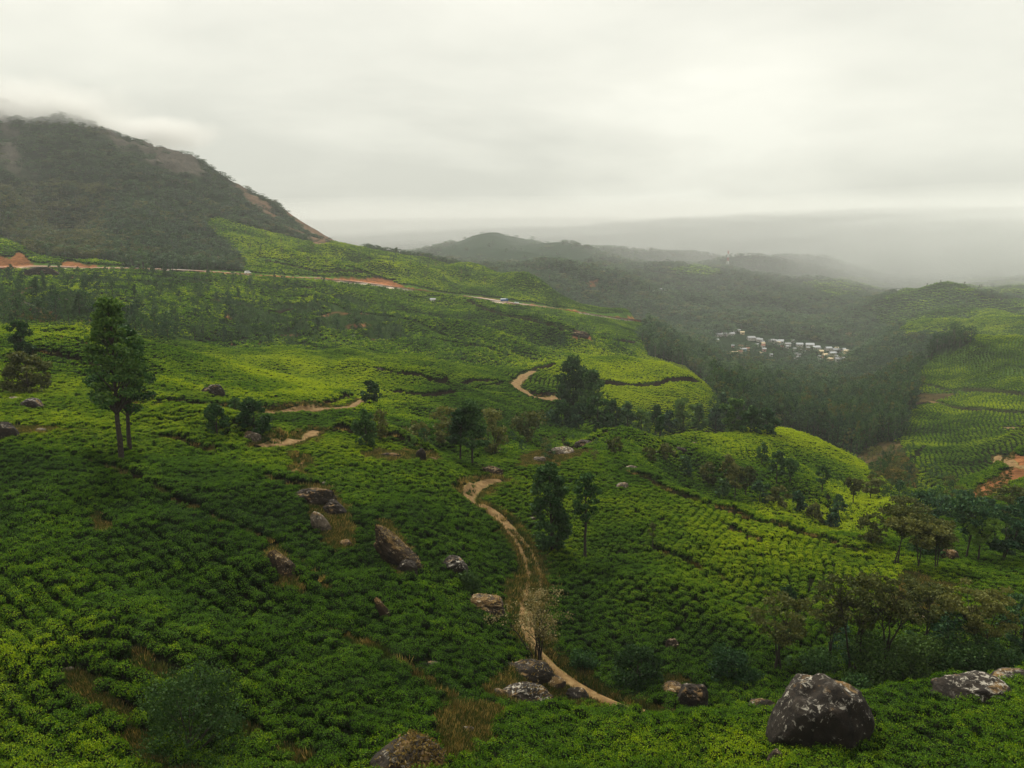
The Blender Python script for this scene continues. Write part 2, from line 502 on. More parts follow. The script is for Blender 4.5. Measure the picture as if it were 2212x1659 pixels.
M_FERN = leaf_mat('fern_leaf', (0.005, 0.018, 0.005), (0.020, 0.050, 0.012), (0.060, 0.105, 0.022), 0.2, False)
M_TWIG = leaf_mat('twig_leaf', (0.05, 0.045, 0.018), (0.12, 0.10, 0.04), (0.22, 0.19, 0.09), 0.2, False)
M_DRY = leaf_mat('dry_grass', (0.04, 0.030, 0.011), (0.10, 0.070, 0.024), (0.34, 0.25, 0.09), 0.3, False)
M_FOREST = leaf_mat('forest_leaf', (0.005, 0.020, 0.011), (0.021, 0.058, 0.026), (0.075, 0.135, 0.042), 0.2, False, big=0.012)
M_BARK = solid_mat('bark', [(0.3, (0.016, 0.013, 0.010)), (0.7, (0.045, 0.037, 0.028))], 4.0, 0.9, 0.02, 15)
M_PALEBARK = solid_mat('pale_bark', [(0.3, (0.05, 0.045, 0.035)), (0.7, (0.14, 0.13, 0.105))], 2.0, 0.9)
M_PATH = None


def rock_mat(name, base, lich, amount, brown):
    m, nt, out = mat(name)
    g = nt.nodes.new('ShaderNodeNewGeometry')
    tco = nt.nodes.new('ShaderNodeTexCoord')
    a = N(nt, 'ShaderNodeTexNoise', i_Scale=1.1, i_Detail=8.0, i_Roughness=0.62)
    L(nt, g.outputs['Position'], a.inputs['Vector'])
    col = ramp(nt, a.outputs[0], [(0.3, tuple(c * .5 for c in base)), (0.6, base), (0.8, tuple(c * 1.7 for c in base))])
    b = N(nt, 'ShaderNodeTexNoise', i_Scale=2.6, i_Detail=9.0, i_Roughness=0.72, i_Distortion=0.6)
    L(nt, g.outputs['Position'], b.inputs['Vector'])
    sp = N(nt, 'ShaderNodeSeparateXYZ'); L(nt, g.outputs['Normal'], sp.inputs[0])
    # joints and cracks
    vo = N(nt, 'ShaderNodeTexVoronoi', feature='DISTANCE_TO_EDGE', i_Scale=0.55)
    vw = N(nt, 'ShaderNodeVectorMath', operation='ADD'); L(nt, g.outputs['Position'], vw.inputs[0])
    vs = N(nt, 'ShaderNodeVectorMath', operation='SCALE'); vs.inputs['Scale'].default_value = 1.4; L(nt, b.outputs[1], vs.inputs[0]); L(nt, vs.outputs[0], vw.inputs[1])
    L(nt, vw.outputs[0], vo.inputs['Vector'])
    crack = ramp(nt, vo.outputs['Distance'], [(0.0, (1, 1, 1)), (0.045, (0, 0, 0))])
    # lichen favours faces turned to the sky
    f = math_(nt, 'ADD', b.outputs[0], math_(nt, 'MULTIPLY', sp.outputs[2], 0.09))
    lm = ramp(nt, f, [(0.66 - amount, (0, 0, 0)), (0.70 - amount, (1, 1, 1))])
    c2 = N(nt, 'ShaderNodeTexNoise', i_Scale=0.7, i_Detail=5.0)
    L(nt, g.outputs['Position'], c2.inputs['Vector'])
    bf = math_(nt, 'ADD', c2.outputs[0], math_(nt, 'MULTIPLY', sp.outputs[2], 0.22))
    big_ = N(nt, 'ShaderNodeTexNoise', i_Scale=0.4, i_Detail=3.0); L(nt, g.outputs['Position'], big_.inputs['Vector'])
    lm = math_(nt, 'MULTIPLY', lm, ramp(nt, big_.outputs[0], [(0.38, (.12, .12, .12)), (0.50, (1, 1, 1))]))
    bm = ramp(nt, bf, [(0.74 - brown, (0, 0, 0)), (0.82 - brown, (1, 1, 1))])
    col = mixc(nt, bm, col, (0.13, 0.08, 0.03))
    col = mixc(nt, lm, col, lich)
    col = mixc(nt, crack, col, (0.008, 0.007, 0.006))
    pr = N(nt, 'ShaderNodeBsdfPrincipled', i_Roughness=0.9)
    pr.inputs['Specular IOR Level'].default_value = 0.15
    L(nt, col, pr.inputs['Base Color'])
    bu = N(nt, 'ShaderNodeBump', i_Strength=0.8, i_Distance=0.12)
    L(nt, b.outputs[0], bu.inputs['Height']); L(nt, bu.outputs[0], pr.inputs['Normal'])
    L(nt, pr.outputs[0], out.inputs[0])
    return m


M_ROCK = rock_mat('lichen_rock', (0.024, 0.019, 0.014), (0.27, 0.25, 0.205), 0.05, -0.02)
M_ROCKD = rock_mat('dark_rock', (0.022, 0.017, 0.012), (0.24, 0.215, 0.17), 0.01, 0.02)
M_ROCKB = rock_mat('brown_rock', (0.040, 0.028, 0.018), (0.34, 0.27, 0.17), 0.03, 0.08)
M_ROCKP = rock_mat('pale_rock', (0.09, 0.073, 0.052), (0.32, 0.285, 0.22), 0.05, 0.05)

# ------------------------------------------------------------------ ground classes, drawn over the picture with a range of distances
FOREST = [
    ([(-700, 200), (0, 225), (165, 255), (300, 312), (420, 380), (520, 430), (600, 470), (720, 525), (690, 530), (560, 497), (470, 470), (440, 480), (480, 520), (527, 570), (520, 586), (420, 581), (300, 571), (205, 570), (100, 560), (66, 545), (30, 522), (0, 511), (-700, 480)], 640, 2100),
    ([(1380, 722), (1400, 700), (1440, 660), (1900, 660), (1950, 720), (2100, 738), (2075, 755), (1992, 782), (1978, 830), (1985, 850), (1965, 900), (1950, 945), (1900, 965), (1850, 985), (1800, 965), (1700, 935), (1620, 925), (1530, 925), (1560, 900), (1545, 850), (1480, 792), (1400, 770)], 272, 1160),
    ([(300, 560), (370, 552), (450, 590), (440, 640), (360, 650), (300, 620), (220, 590)], 480, 700),
]
TEA_FAR = [
    ([(1870, 665), (1960, 622), (2060, 620), (2150, 650), (2400, 640), (2400, 700), (2080, 690), (1950, 720), (1900, 700)], 1140, 2150),
    ([(1730, 612), (1900, 590), (2400, 590), (2400, 655), (1960, 620), (1800, 645)], 1400, 2600),
    ([(1445, 582), (1500, 572), (1560, 582), (1550, 596), (1460, 596)], 2000, 3200),
    ([(1940, 715), (2060, 700), (2400, 680), (2400, 760), (1960, 735)], 960, 1300),
]
GRASS_HILL = [([(940, 545), (1000, 515), (1060, 495), (1130, 495), (1200, 520), (1290, 545), (1250, 575), (1000, 560)], 1900, 3400)]
SCRUB = [([(-300, 590), (0, 585), (150, 580), (420, 592), (560, 597), (640, 602), (760, 640), (850, 690), (900, 748), (760, 752), (600, 750), (390, 742), (330, 738), (200, 706), (-300, 706)], 235, 700)]
DRY = [
    ([(1850, 985), (1900, 955), (1945, 955), (1960, 985), (1985, 1020), (1975, 1060), (1930, 1055), (1890, 1030)], 200, 420),
    ([(1985, 850), (2075, 850), (2010, 872), (1965, 880)], 470, 640),
    ([(205, 1110), (240, 1115), (240, 1160), (190, 1165)], 60, 90),
    ([(160, 1455), (215, 1480), (250, 1530), (310, 1590), (380, 1659), (440, 1700), (350, 1700), (250, 1600), (225, 1540), (150, 1480)], 36, 56),
    ([(960, 1540), (1060, 1530), (1110, 1560), (1060, 1585), (1030, 1610), (990, 1660), (960, 1659), (930, 1590)], 38, 70),
    ([(1080, 1440), (1250, 1440), (1300, 1505), (1260, 1520), (1100, 1530), (1040, 1500)], 50, 80),
    ([(640, 1050), (740, 1070), (770, 1180), (720, 1190), (660, 1120)], 60, 105),
    ([(815, 1125), (850, 1130), (910, 1230), (880, 1260), (840, 1230)], 60, 90),
    ([(565, 1190), (600, 1185), (640, 1260), (660, 1290), (600, 1260)], 55, 90),
    ([(770, 980), (930, 975), (960, 1000), (880, 1000), (780, 995)], 100, 150),
    ([(1120, 985), (1200, 968), (1290, 975), (1200, 1010), (1120, 1010)], 120, 175),
    ([(1960, 1240), (2060, 1270), (2060, 1330), (1990, 1350), (1900, 1330)], 70, 110),
    ([(1420, 1470), (1480, 1465), (1500, 1490), (1440, 1500)], 60, 75),
    ([(1080, 1270), (1110, 1250), (1120, 1330), (1090, 1330)], 70, 95),
    ([(0, 640), (50, 650), (140, 690), (100, 700), (0, 680)], 240, 560),
    ([(200, 930), (0, 925), (0, 940), (100, 945)], 85, 130),
]
RED = [
    ([(2085, 1075), (2120, 1045), (2180, 1010), (2230, 995), (2230, 1022), (2165, 1060), (2130, 1080), (2100, 1090)], 150, 260),
    ([(2160, 980), (2185, 980), (2240, 990), (2240, 1003), (2180, 1000)], 180, 280),
    ([(-60, 540), (20, 558), (38, 545), (55, 550), (72, 572), (-60, 580)], 580, 680),
    ([(640, 1000), (660, 985), (672, 995), (655, 1030), (635, 1030)], 90, 125),
    ([(440, 965), (475, 965), (470, 990), (445, 980)], 90, 125),
    ([(770, 607), (800, 600), (835, 601), (880, 622), (860, 624), (810, 612)], 740, 860),
    ([(1262, 610), (1292, 603), (1294, 618), (1270, 620)], 1300, 2600),
    ([(120, 570), (150, 563), (215, 575), (150, 579)], 600, 680),
    ([(320, 878), (400, 866), (440, 885), (420, 892)], 120, 150),
    ([(1240, 712), (1275, 716), (1280, 738), (1232, 735)], 480, 640),
]
TOWN = [(1535, 712), (1600, 712), (1700, 728), (1835, 748), (1840, 790), (1760, 800), (1560, 800), (1545, 760)]


def cls(X, Yp, d):
    """0 tea 1 forest 2 scrub 3 dry 4 red earth 5 rock 6 grass hill 7 far tea"""
    X = np.asarray(X); Yp = np.asarray(Yp); d = np.asarray(d)
    k = np.zeros(X.shape, int)
    k[(d > 1145)] = 1
    for tab, v in ((FOREST, 1), (SCRUB, 2), (TEA_FAR, 7), (GRASS_HILL, 6), (DRY, 3), (RED, 4)):
        for poly, d0, d1 in tab:
            xs = [p[0] for p in poly]; ys = [p[1] for p in poly]
            sel = (d > d0) & (d < d1) & (X > min(xs)) & (X < max(xs)) & (Yp > min(ys)) & (Yp < max(ys))
            if sel.any():
                ii = np.nonzero(sel)
                ok = inpoly(X[ii], Yp[ii], poly)
                k[tuple(q[ok] for q in ii)] = v
    return k


# cloud shade and lit crests put into the tea colour, over the picture: (x, y, radius x, radius y, tone)
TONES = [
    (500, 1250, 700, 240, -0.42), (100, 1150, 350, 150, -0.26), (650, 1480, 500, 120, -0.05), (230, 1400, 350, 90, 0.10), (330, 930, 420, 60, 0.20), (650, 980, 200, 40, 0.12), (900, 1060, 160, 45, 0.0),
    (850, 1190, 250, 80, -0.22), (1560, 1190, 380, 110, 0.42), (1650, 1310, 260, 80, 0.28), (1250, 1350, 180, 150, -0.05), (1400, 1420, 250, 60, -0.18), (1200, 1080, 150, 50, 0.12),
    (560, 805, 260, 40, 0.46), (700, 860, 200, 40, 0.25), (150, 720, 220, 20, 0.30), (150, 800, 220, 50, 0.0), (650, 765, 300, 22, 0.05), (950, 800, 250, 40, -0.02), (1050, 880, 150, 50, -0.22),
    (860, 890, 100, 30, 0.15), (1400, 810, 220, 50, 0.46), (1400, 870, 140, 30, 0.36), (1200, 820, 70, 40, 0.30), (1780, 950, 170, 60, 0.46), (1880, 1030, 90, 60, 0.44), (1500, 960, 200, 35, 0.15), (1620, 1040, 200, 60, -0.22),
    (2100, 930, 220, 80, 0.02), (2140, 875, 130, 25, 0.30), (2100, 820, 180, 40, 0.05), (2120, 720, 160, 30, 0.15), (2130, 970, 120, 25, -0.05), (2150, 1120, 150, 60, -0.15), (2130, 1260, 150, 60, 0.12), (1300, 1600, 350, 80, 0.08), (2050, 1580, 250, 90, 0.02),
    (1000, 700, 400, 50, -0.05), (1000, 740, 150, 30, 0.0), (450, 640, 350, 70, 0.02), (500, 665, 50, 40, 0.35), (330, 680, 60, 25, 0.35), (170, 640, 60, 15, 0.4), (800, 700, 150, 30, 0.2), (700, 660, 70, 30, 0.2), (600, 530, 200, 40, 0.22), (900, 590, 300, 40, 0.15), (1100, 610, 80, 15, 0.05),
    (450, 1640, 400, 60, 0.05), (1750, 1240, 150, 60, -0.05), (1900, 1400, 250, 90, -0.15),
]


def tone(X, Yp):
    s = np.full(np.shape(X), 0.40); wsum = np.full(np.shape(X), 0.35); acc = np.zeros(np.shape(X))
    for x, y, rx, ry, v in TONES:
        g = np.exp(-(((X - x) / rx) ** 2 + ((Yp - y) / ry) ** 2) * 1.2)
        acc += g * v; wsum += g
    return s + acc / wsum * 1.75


# ------------------------------------------------------------------ paths (picture points -> ground)
def ground_line(pp, step=2.0, dmin=34.0, jig=0.0):
    w_ = [hit(x, y, dmin) for x, y in pp]
    out = []
    m = len(w_)
    for i in range(m - 1):
        p0 = w_[max(i - 1, 0)]; p1 = w_[i]; p2 = w_[i + 1]; p3 = w_[min(i + 2, m - 1)]
        k = max(2, int((p2 - p1).length / step))
        for s in range(k):
            t = s / k
            q = 0.5 * ((2 * p1) + (-p0 + p2) * t + (2 * p0 - 5 * p1 + 4 * p2 - p3) * t * t + (-p0 + 3 * p1 - 3 * p2 + p3) * t ** 3)
            out.append((q.x, q.y))
    out.append((w_[-1].x, w_[-1].y))
    a = np.array(out)
    if jig:
        a += (np.stack([vn(a[:, 0] / 6, a[:, 1] / 6, 5), vn(a[:, 0] / 6, a[:, 1] / 6, 8)], 1) - .5) * jig
    return a


PATHS = [  # name, label, width, picture points, nearest distance
    ('footpath', 'main tan double rut track winding down between the tea slopes in the middle', [1.7, 1.8, 1.9, 2.1, 2.5, 2.7, 2.5, 1.9, 1.6, 1.6, 1.6],
     [(1082, 1040), (1048, 1043), (1020, 1062), (1013, 1078), (1028, 1092), (1058, 1108), (1090, 1132), (1115, 1162), (1138, 1200), (1151, 1245), (1150, 1290), (1138, 1330), (1140, 1370), (1160, 1410), (1190, 1442), (1230, 1475), (1280, 1505), (1335, 1530), (1385, 1542)], 54),
    ('footpath', 'short pale bend of track behind the round tree and small boulder', [2.4, 2.6, 3.0], [(560, 972), (600, 963), (645, 952), (672, 936), (682, 930)], 100),
    ('footpath', 'orange earth track curling round the nose of the bright terrace', [3.5, 4, 4.5, 4.5], [(1150, 802), (1130, 815), (1112, 832), (1130, 845), (1155, 858), (1185, 862), (1215, 856)], 240),
    ('footpath', 'brown track cut along the foot of the bright left ridge', [2.6, 2.6], [(230, 872), (330, 880), (400, 884), (450, 890), (580, 892), (700, 883), (770, 873), (800, 867)], 120),
    ('footpath', 'small tan path on the field edge above the mid left tree', [1.5, 1.5], [(634, 1030), (642, 1014), (655, 996)], 80),
    ('footpath', 'pale path end on the far right terrace', [3, 3], [(2010, 872), (2035, 874), (2050, 878)], 380),
    ('footpath', 'tan path on the right slope above the red slip', [2.5, 2.5], [(2155, 985), (2180, 996), (2205, 1008), (2225, 1015)], 150),
    ('footpath', 'short path of bare earth at the end of the right terrace line', [3, 3], [(2170, 925), (2205, 925)], 300),
]
GAPS = [  # unplanted lines between the tea fields: half width, points, nearest distance
    (1.2, [(1285, 828), (1340, 832), (1420, 832), (1500, 825)], 300), (1.2, [(1150, 800), (1200, 788), (1240, 778)], 300), (1.1, [(1112, 830), (1000, 831), (960, 831), (900, 815), (810, 800)], 220),
    (1.0, [(830, 848), (900, 858), (960, 855), (985, 850)], 170), (0.55, [(1340, 1015), (1400, 1038), (1500, 1085), (1600, 1118), (1700, 1150), (1800, 1175), (1870, 1200)], 80),
    (1.6, [(1985, 830), (2080, 845), (2212, 856)], 420), (1.6, [(1960, 880), (2030, 874), (2100, 887), (2230, 898)], 380), (1.2, [(90, 722), (200, 727)], 150), (0.9, [(0, 770), (100, 765), (200, 790), (330, 870)], 130),
    (0.4, [(330, 950), (400, 965), (470, 985)], 80), (0.25, [(200, 1000), (330, 1060), (480, 1130), (600, 1200), (700, 1290)], 55), (0.6, [(1400, 1180), (1480, 1210), (1560, 1240)], 70), (0.7, [(1560, 1130), (1650, 1175)], 80),
    (0.9, [(1000, 990), (1090, 1040)], 100), (1.3, [(1000, 650), (1100, 690), (1250, 720), (1380, 735)], 450), (1.3, [(850, 660), (1000, 700), (1130, 740), (1200, 760)], 420), (1.3, [(1040, 560), (1150, 620)], 600), (1.5, [(830, 560), (960, 575)], 700), (1.3, [(560, 560), (700, 590), (860, 612)], 620),
    (1.0, [(560, 640), (660, 655), (760, 690), (830, 715)], 350), (1.3, [(860, 640), (1000, 665), (1140, 700), (1300, 740)], 500), (1.1, [(700, 690), (850, 700), (1000, 745)], 400), (0.9, [(1940, 1000), (1975, 985), (2000, 965)], 250),
    (0.2, [(700, 1350), (800, 1400), (900, 1470), (960, 1530)], 40), (0.2, [(300, 1440), (420, 1500), (560, 1560), (700, 1640)], 38),
]
path_lines = []
avoid = []    # (polyline, half width)
for nm, lab, wid, pp, dm in PATHS:
    ln = ground_line(pp, 1.2, dm, 0.5)
    path_lines.append((nm, lab, wid, ln))
    avoid.append((ln, max(wid) / 2 + 0.55))
for hw, pp, dm in GAPS:
    avoid.append((ground_line(pp, 2.0, dm, 2.0), hw * .5 + 0.3))
ROAD = [(-60, 577), (0, 577), (60, 575), (130, 575), (200, 578), (300, 579), (420, 584), (530, 591), (620, 598), (700, 601), (780, 609), (870, 621), (950, 631), (1040, 644), (1120, 656), (1200, 665), (1300, 681), (1380, 691), (1405, 694)]

def seg_dist(px_, py_, ln):
    """distance of points to a polyline, pre-filtered by its box"""
    d = np.full(px_.shape, 1e9)
    m = 12
    sel = np.nonzero((px_ > ln[:, 0].min() - m) & (px_ < ln[:, 0].max() + m) & (py_ > ln[:, 1].min() - m) & (py_ < ln[:, 1].max() + m))[0]
    if len(sel) == 0:
        return d
    x = px_[sel]; y = py_[sel]; b = np.full(x.shape, 1e9)
    for i in range(len(ln) - 1):
        ax, ay = ln[i]; bx, by = ln[i + 1]
        dx, dy = bx - ax, by - ay
        t = np.clip(((x - ax) * dx + (y - ay) * dy) / (dx * dx + dy * dy + 1e-9), 0, 1)
        b = np.minimum(b, np.hypot(x - ax - t * dx, y - ay - t * dy))
    d[sel] = b
    return d


# the road is benched into the slope: pull the ground to the road's height beside it
def bench():
    for j in range(NL):
        pass
    m = (gY > road_ln[:, 1].min() - 60) & (gY < road_ln[:, 1].max() + 60) & (np.abs(gX) < 640)
    ii = np.nonzero(m)
    x = gX[ii]; y = gY[ii]
    d = np.full(x.shape, 1e9); zr = np.zeros(x.shape); side = np.zeros(x.shape)
    for i in range(0, len(road_ln) - 1):
        ax, ay = road_ln[i]; bx, by = road_ln[i + 1]
        s = np.nonzero((np.abs(x - ax) < 40) & (np.abs(y - ay) < 40))[0]
        if len(s) == 0: continue
        dx, dy = bx - ax, by - ay
        t = np.clip(((x[s] - ax) * dx + (y[s] - ay) * dy) / (dx * dx + dy * dy + 1e-9), 0, 1)
        q = np.hypot(x[s] - ax - t * dx, y[s] - ay - t * dy)
        up = q < d[s]
        d[s[up]] = q[up]; zr[s[up]] = road_z[i] + t[up] * (road_z[i + 1] - road_z[i])
        side[s[up]] = np.sign(dx * (y[s[up]] - ay) - dy * (x[s[up]] - ax))
    z = gZ[ii]
    far = side > 0
    wfar = 1 - np.clip((d - 5.5) / 9.0, 0, 1); wnear = 1 - np.clip((d - 5.0) / 26.0, 0, 1)
    wg = np.where(far, wfar, wnear); wg = wg * wg * (3 - 2 * wg)
    tgt = zr - 0.35 - np.where(far, 0, np.clip(d - 4, 0, 40) * 0.28)
    newz = z * (1 - wg) + np.where(far, tgt, np.minimum(z, tgt)) * wg
    gZ[ii] = newz
    return ii, d, far




def near_line(ln, m):
    # ground vertices near a polyline: indices, distance, signed distance (positive = beyond the line)
    Ys = ln[:, 1]; j0 = max(0, np.searchsorted(GL, math.log(Ys.min() - m)) - 1); j1 = min(NL, np.searchsorted(GL, math.log(Ys.max() + m)) + 1)
    X = gX[:, j0:j1]; Y = gY[:, j0:j1]
    ii = np.nonzero((X > ln[:, 0].min() - m) & (X < ln[:, 0].max() + m))
    x = X[ii]; y = Y[ii]
    d = np.full(x.shape, 1e9); sd_ = np.ones(x.shape); tt_ = np.zeros(x.shape); nn_ = len(ln)
    for i in range(nn_ - 1):
        ax, ay = ln[i]; bx_, by_ = ln[i + 1]
        dx, dy = bx_ - ax, by_ - ay; ll = dx * dx + dy * dy + 1e-9
        t = np.clip(((x - ax) * dx + (y - ay) * dy) / ll, 0, 1)
        q = np.hypot(x - ax - t * dx, y - ay - t * dy)
        u = q < d
        qx, qy = ax + t * dx, ay + t * dy
        s_ = np.sign((x - qx) * (-dy) + (y - qy) * dx) * np.sign((-dy) * qx + dx * qy + 1e-9)
        d[u] = q[u]; sd_[u] = s_[u]; tt_[u] = ((i + t) / (nn_ - 1))[u]
    k = d < m
    return (ii[0][k], ii[1][k] + j0), d[k], (d * sd_)[k], tt_[k]


FOLDS = [  # long low ridges in the tea slopes: height, half width, points, nearest distance
    (7, 22, [(780, 680), (900, 705), (1000, 720), (1076, 745), (1150, 780)], 400), (9, 26, [(860, 615), (1000, 665), (1120, 705), (1230, 735), (1370, 765)], 480),
    (10, 30, [(800, 582), (880, 590), (950, 602)], 800), (12, 30, [(970, 600), (1030, 592), (1140, 632)], 850), (9, 24, [(1150, 640), (1190, 625), (1230, 645)], 860), (8, 24, [(560, 545), (700, 580), (800, 606)], 720), (8, 26, [(640, 525), (780, 560), (900, 575)], 850),
    (5, 16, [(560, 625), (660, 645), (740, 690), (820, 730)], 350), (5, 16, [(420, 640), (560, 690), (700, 730)], 330), (5, 16, [(0, 640), (130, 650), (260, 690)], 300), (4, 12, [(700, 800), (850, 815), (980, 845)], 240), (3.5, 9, [(60, 760), (180, 775), (300, 820)], 130),
    (2.2, 6, [(350, 905), (450, 925), (560, 955)], 95), (2.0, 6, [(700, 930), (800, 945), (900, 975)], 105), (2.5, 8, [(1260, 960), (1400, 965), (1500, 990), (1600, 1040)], 140), (2.5, 9, [(1560, 960), (1680, 1010), (1760, 1090)], 170),
    (1.3, 5, [(300, 1120), (450, 1200), (600, 1300)], 60), (1.1, 4, [(150, 1330), (330, 1400), (520, 1480)], 45), (1.0, 4, [(1350, 1240), (1480, 1300), (1600, 1400)], 70), (16, 130, [(1250, 568), (1350, 546), (1440, 560)], 2300), (26, 110, [(1440, 600), (1550, 580), (1660, 592)], 1750), (20, 90, [(1200, 600), (1300, 606), (1400, 625)], 1450), (30, 130, [(1640, 590), (1750, 572), (1860, 590)], 2000), (20, 80, [(1060, 572), (1180, 585), (1300, 610)], 1450), (14, 60, [(1480, 660), (1600, 650), (1720, 665)], 1300), (24, 70, [(1870, 690), (1960, 645), (2070, 660)], 1300), (20, 60, [(1960, 725), (2060, 695), (2200, 700)], 1000), (16, 50, [(2020, 790), (2110, 768), (2220, 770)], 620), (9, 110, [(2040, 660), (2140, 648), (2260, 652)], 1500),
]
for h_, w_, pp, dm in FOLDS:
    ln = ground_line(pp, max(3.0, w_ * .5), dm)
    ii, d_, s_, t_ = near_line(ln, w_ * 3.6)
    endf = np.clip(np.minimum(t_, 1 - t_) * 5, 0, 1)
    gZ[ii] += endf * h_ * (np.exp(-(s_ / w_) ** 2) - .55 * np.exp(-((s_ - 2 * w_) / w_) ** 2))
gt = gZ / gY
tt = np.linspace(0, len(ROAD) - 1, 330)
rx_ = np.interp(tt, np.arange(len(ROAD)), [p[0] for p in ROAD]); ry_ = np.interp(tt, np.arange(len(ROAD)), [p[1] for p in ROAD])
rd = np.log([hit(x, y, 540).y for x, y in zip(rx_, ry_)])
for _ in range(3):
    rd = np.convolve(np.pad(rd, 10, 'edge'), np.ones(21) / 21, 'valid')
rd = np.exp(rd)
ra, rt = at(rx_, ry_)
road_ln = np.stack([ra * rd, rd], 1); road_z = rt * rd
avoid.append((road_ln, 12.0))
b_ii, b_d, b_far = bench()
gt = gZ / gY
# the slope below the road falls away steadily, so that the road stays in view
order_ = np.argsort(ra)
rd_c = np.interp(GA, ra[order_], rd[order_]); rt_c = np.interp(GA, ra[order_], rt[order_])
for i in range(NA):
    if GA[i] < ra.min() - .02 or GA[i] > ra.max() + .004:
        continue
    k = (gY[i] > rd_c[i] - 190) & (gY[i] < rd_c[i] - 4.5)
    q_ = np.clip((rd_c[i] - gY[i]) / 9, 0, 1) * .0042 + np.clip((rd_c[i] - gY[i] - 60) / 130, 0, 1) * .001
    gt[i] = np.where(k, np.minimum(gt[i], rt_c[i] - q_), gt[i])
gZ = gt * gY
bank_mask = np.zeros((NA, NL))
BANKS = [(hb, pp, dm) for hb, pp, dm in [
    (2.4, [(1262, 829), (1340, 833), (1420, 833), (1510, 825)], 300), (1.8, [(1150, 801), (1200, 789), (1245, 778)], 300), (1.8, [(1110, 832), (1000, 832), (955, 830), (900, 815), (815, 798)], 220),
    (1.8, [(825, 848), (900, 858), (960, 855), (988, 848)], 170), (1.6, [(1118, 838), (1150, 852), (1185, 856), (1215, 850)], 250), (1.9, [(230, 866), (330, 872), (400, 876), (450, 884), (580, 887), (700, 878), (800, 863)], 120),
    (1.2, [(570, 965), (605, 957), (645, 946), (668, 934)], 100), (1.3, [(85, 722), (200, 728)], 150), (1.2, [(0, 776), (100, 768), (200, 792), (300, 850)], 130), (.9, [(330, 950), (400, 965), (480, 990)], 80),
    (1.0, [(1030, 1052), (1012, 1072)], 80), (1.0, [(1035, 1095), (1065, 1112), (1095, 1135)], 80), (1.0, [(1340, 1018), (1400, 1040), (1500, 1088), (1600, 1121), (1700, 1153), (1800, 1178), (1870, 1203)], 80),
    (2.6, [(1985, 830), (2080, 845), (2212, 856), (2300, 862)], 420), (2.4, [(1960, 882), (2030, 875), (2100, 888), (2230, 899)], 380), (2.2, [(2200, 930), (2300, 935)], 280), (1.4, [(2170, 985), (2240, 995)], 160),
    (2.0, [(1000, 648), (1100, 688), (1250, 720), (1380, 740)], 450), (2.0, [(520, 660), (640, 668)], 300), (1.8, [(930, 735), (1000, 748), (1090, 770)], 400), (2.0, [(560, 562), (700, 592), (860, 606)], 640), (1.5, [(700, 935), (820, 945), (900, 965)], 100),
    (1.0, [(560, 1030), (620, 1050), (700, 1055)], 80), (.8, [(1560, 1130), (1650, 1178)], 80), (.7, [(200, 1000), (330, 1060), (480, 1130), (600, 1200)], 55), (.8, [(640, 1000), (660, 985)], 80), (1.6, [(1530, 935), (1300, 945), (1210, 943)], 160)]]
bank_lines = []
for hb, pp, dm in BANKS:
    ln = ground_line(pp, 2.0, dm, 1.0)
    bank_lines.append(ln)
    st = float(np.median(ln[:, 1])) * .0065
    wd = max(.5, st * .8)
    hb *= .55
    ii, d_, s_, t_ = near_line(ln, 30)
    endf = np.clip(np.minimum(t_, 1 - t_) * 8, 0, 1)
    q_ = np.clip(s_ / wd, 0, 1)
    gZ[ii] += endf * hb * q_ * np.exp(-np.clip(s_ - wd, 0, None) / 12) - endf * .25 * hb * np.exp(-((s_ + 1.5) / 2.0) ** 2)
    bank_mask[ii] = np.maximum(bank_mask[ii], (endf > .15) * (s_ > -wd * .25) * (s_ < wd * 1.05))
    avoid.append((ln + ln / np.linalg.norm(ln, axis=1, keepdims=True) * wd * .3, wd * .35 + .15))
gt = gZ / gY
MAXT = np.maximum.accumulate(gt, axis=1)

# ------------------------------------------------------------------ the ground sheet
vX, vY = px(gX, gY, gZ)
K = cls(vX + (fbm(gX / 3.5, gY / 3.5, 61, 3) - .5) * 1.1 * np.clip(3000 / gY, 3, 46), vY + (fbm(gX / 3.5, gY / 3.5, 67, 3) - .5) * 1.1 * np.clip(1800 / gY, 2, 30), gY)
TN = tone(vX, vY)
col = np.zeros((NA, NL, 4)); col[..., 3] = 1
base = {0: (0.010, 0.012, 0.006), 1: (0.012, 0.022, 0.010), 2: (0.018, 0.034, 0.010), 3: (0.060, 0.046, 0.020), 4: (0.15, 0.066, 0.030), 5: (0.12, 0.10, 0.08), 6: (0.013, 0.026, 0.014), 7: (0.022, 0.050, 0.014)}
for k, c in base.items():
    col[K == k, :3] = c
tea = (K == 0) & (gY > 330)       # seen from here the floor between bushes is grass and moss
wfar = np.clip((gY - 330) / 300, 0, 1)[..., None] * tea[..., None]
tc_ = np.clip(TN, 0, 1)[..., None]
green = np.array([0.022, 0.060, 0.012]) * (1 - tc_) + np.array([0.085, 0.145, 0.018]) * tc_  # green follows the same tones, light and shade painted in
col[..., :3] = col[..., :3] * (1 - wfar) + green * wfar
sc_ = (K == 2)
gn = fbm(gX / 26, gY / 26, 77, 3)
sg = (np.clip((gn - .50) / .06, 0, 1) * sc_)[..., None]
col[..., :3] = col[..., :3] * (1 - sg) + np.array([0.10, 0.165, 0.018]) * sg
sb = (np.clip((fbm(gX / 17, gY / 17, 79, 3) - .66) / .05, 0, 1) * sc_)[..., None]
col[..., :3] = col[..., :3] * (1 - sb) + np.array([0.12, 0.06, 0.03]) * sb
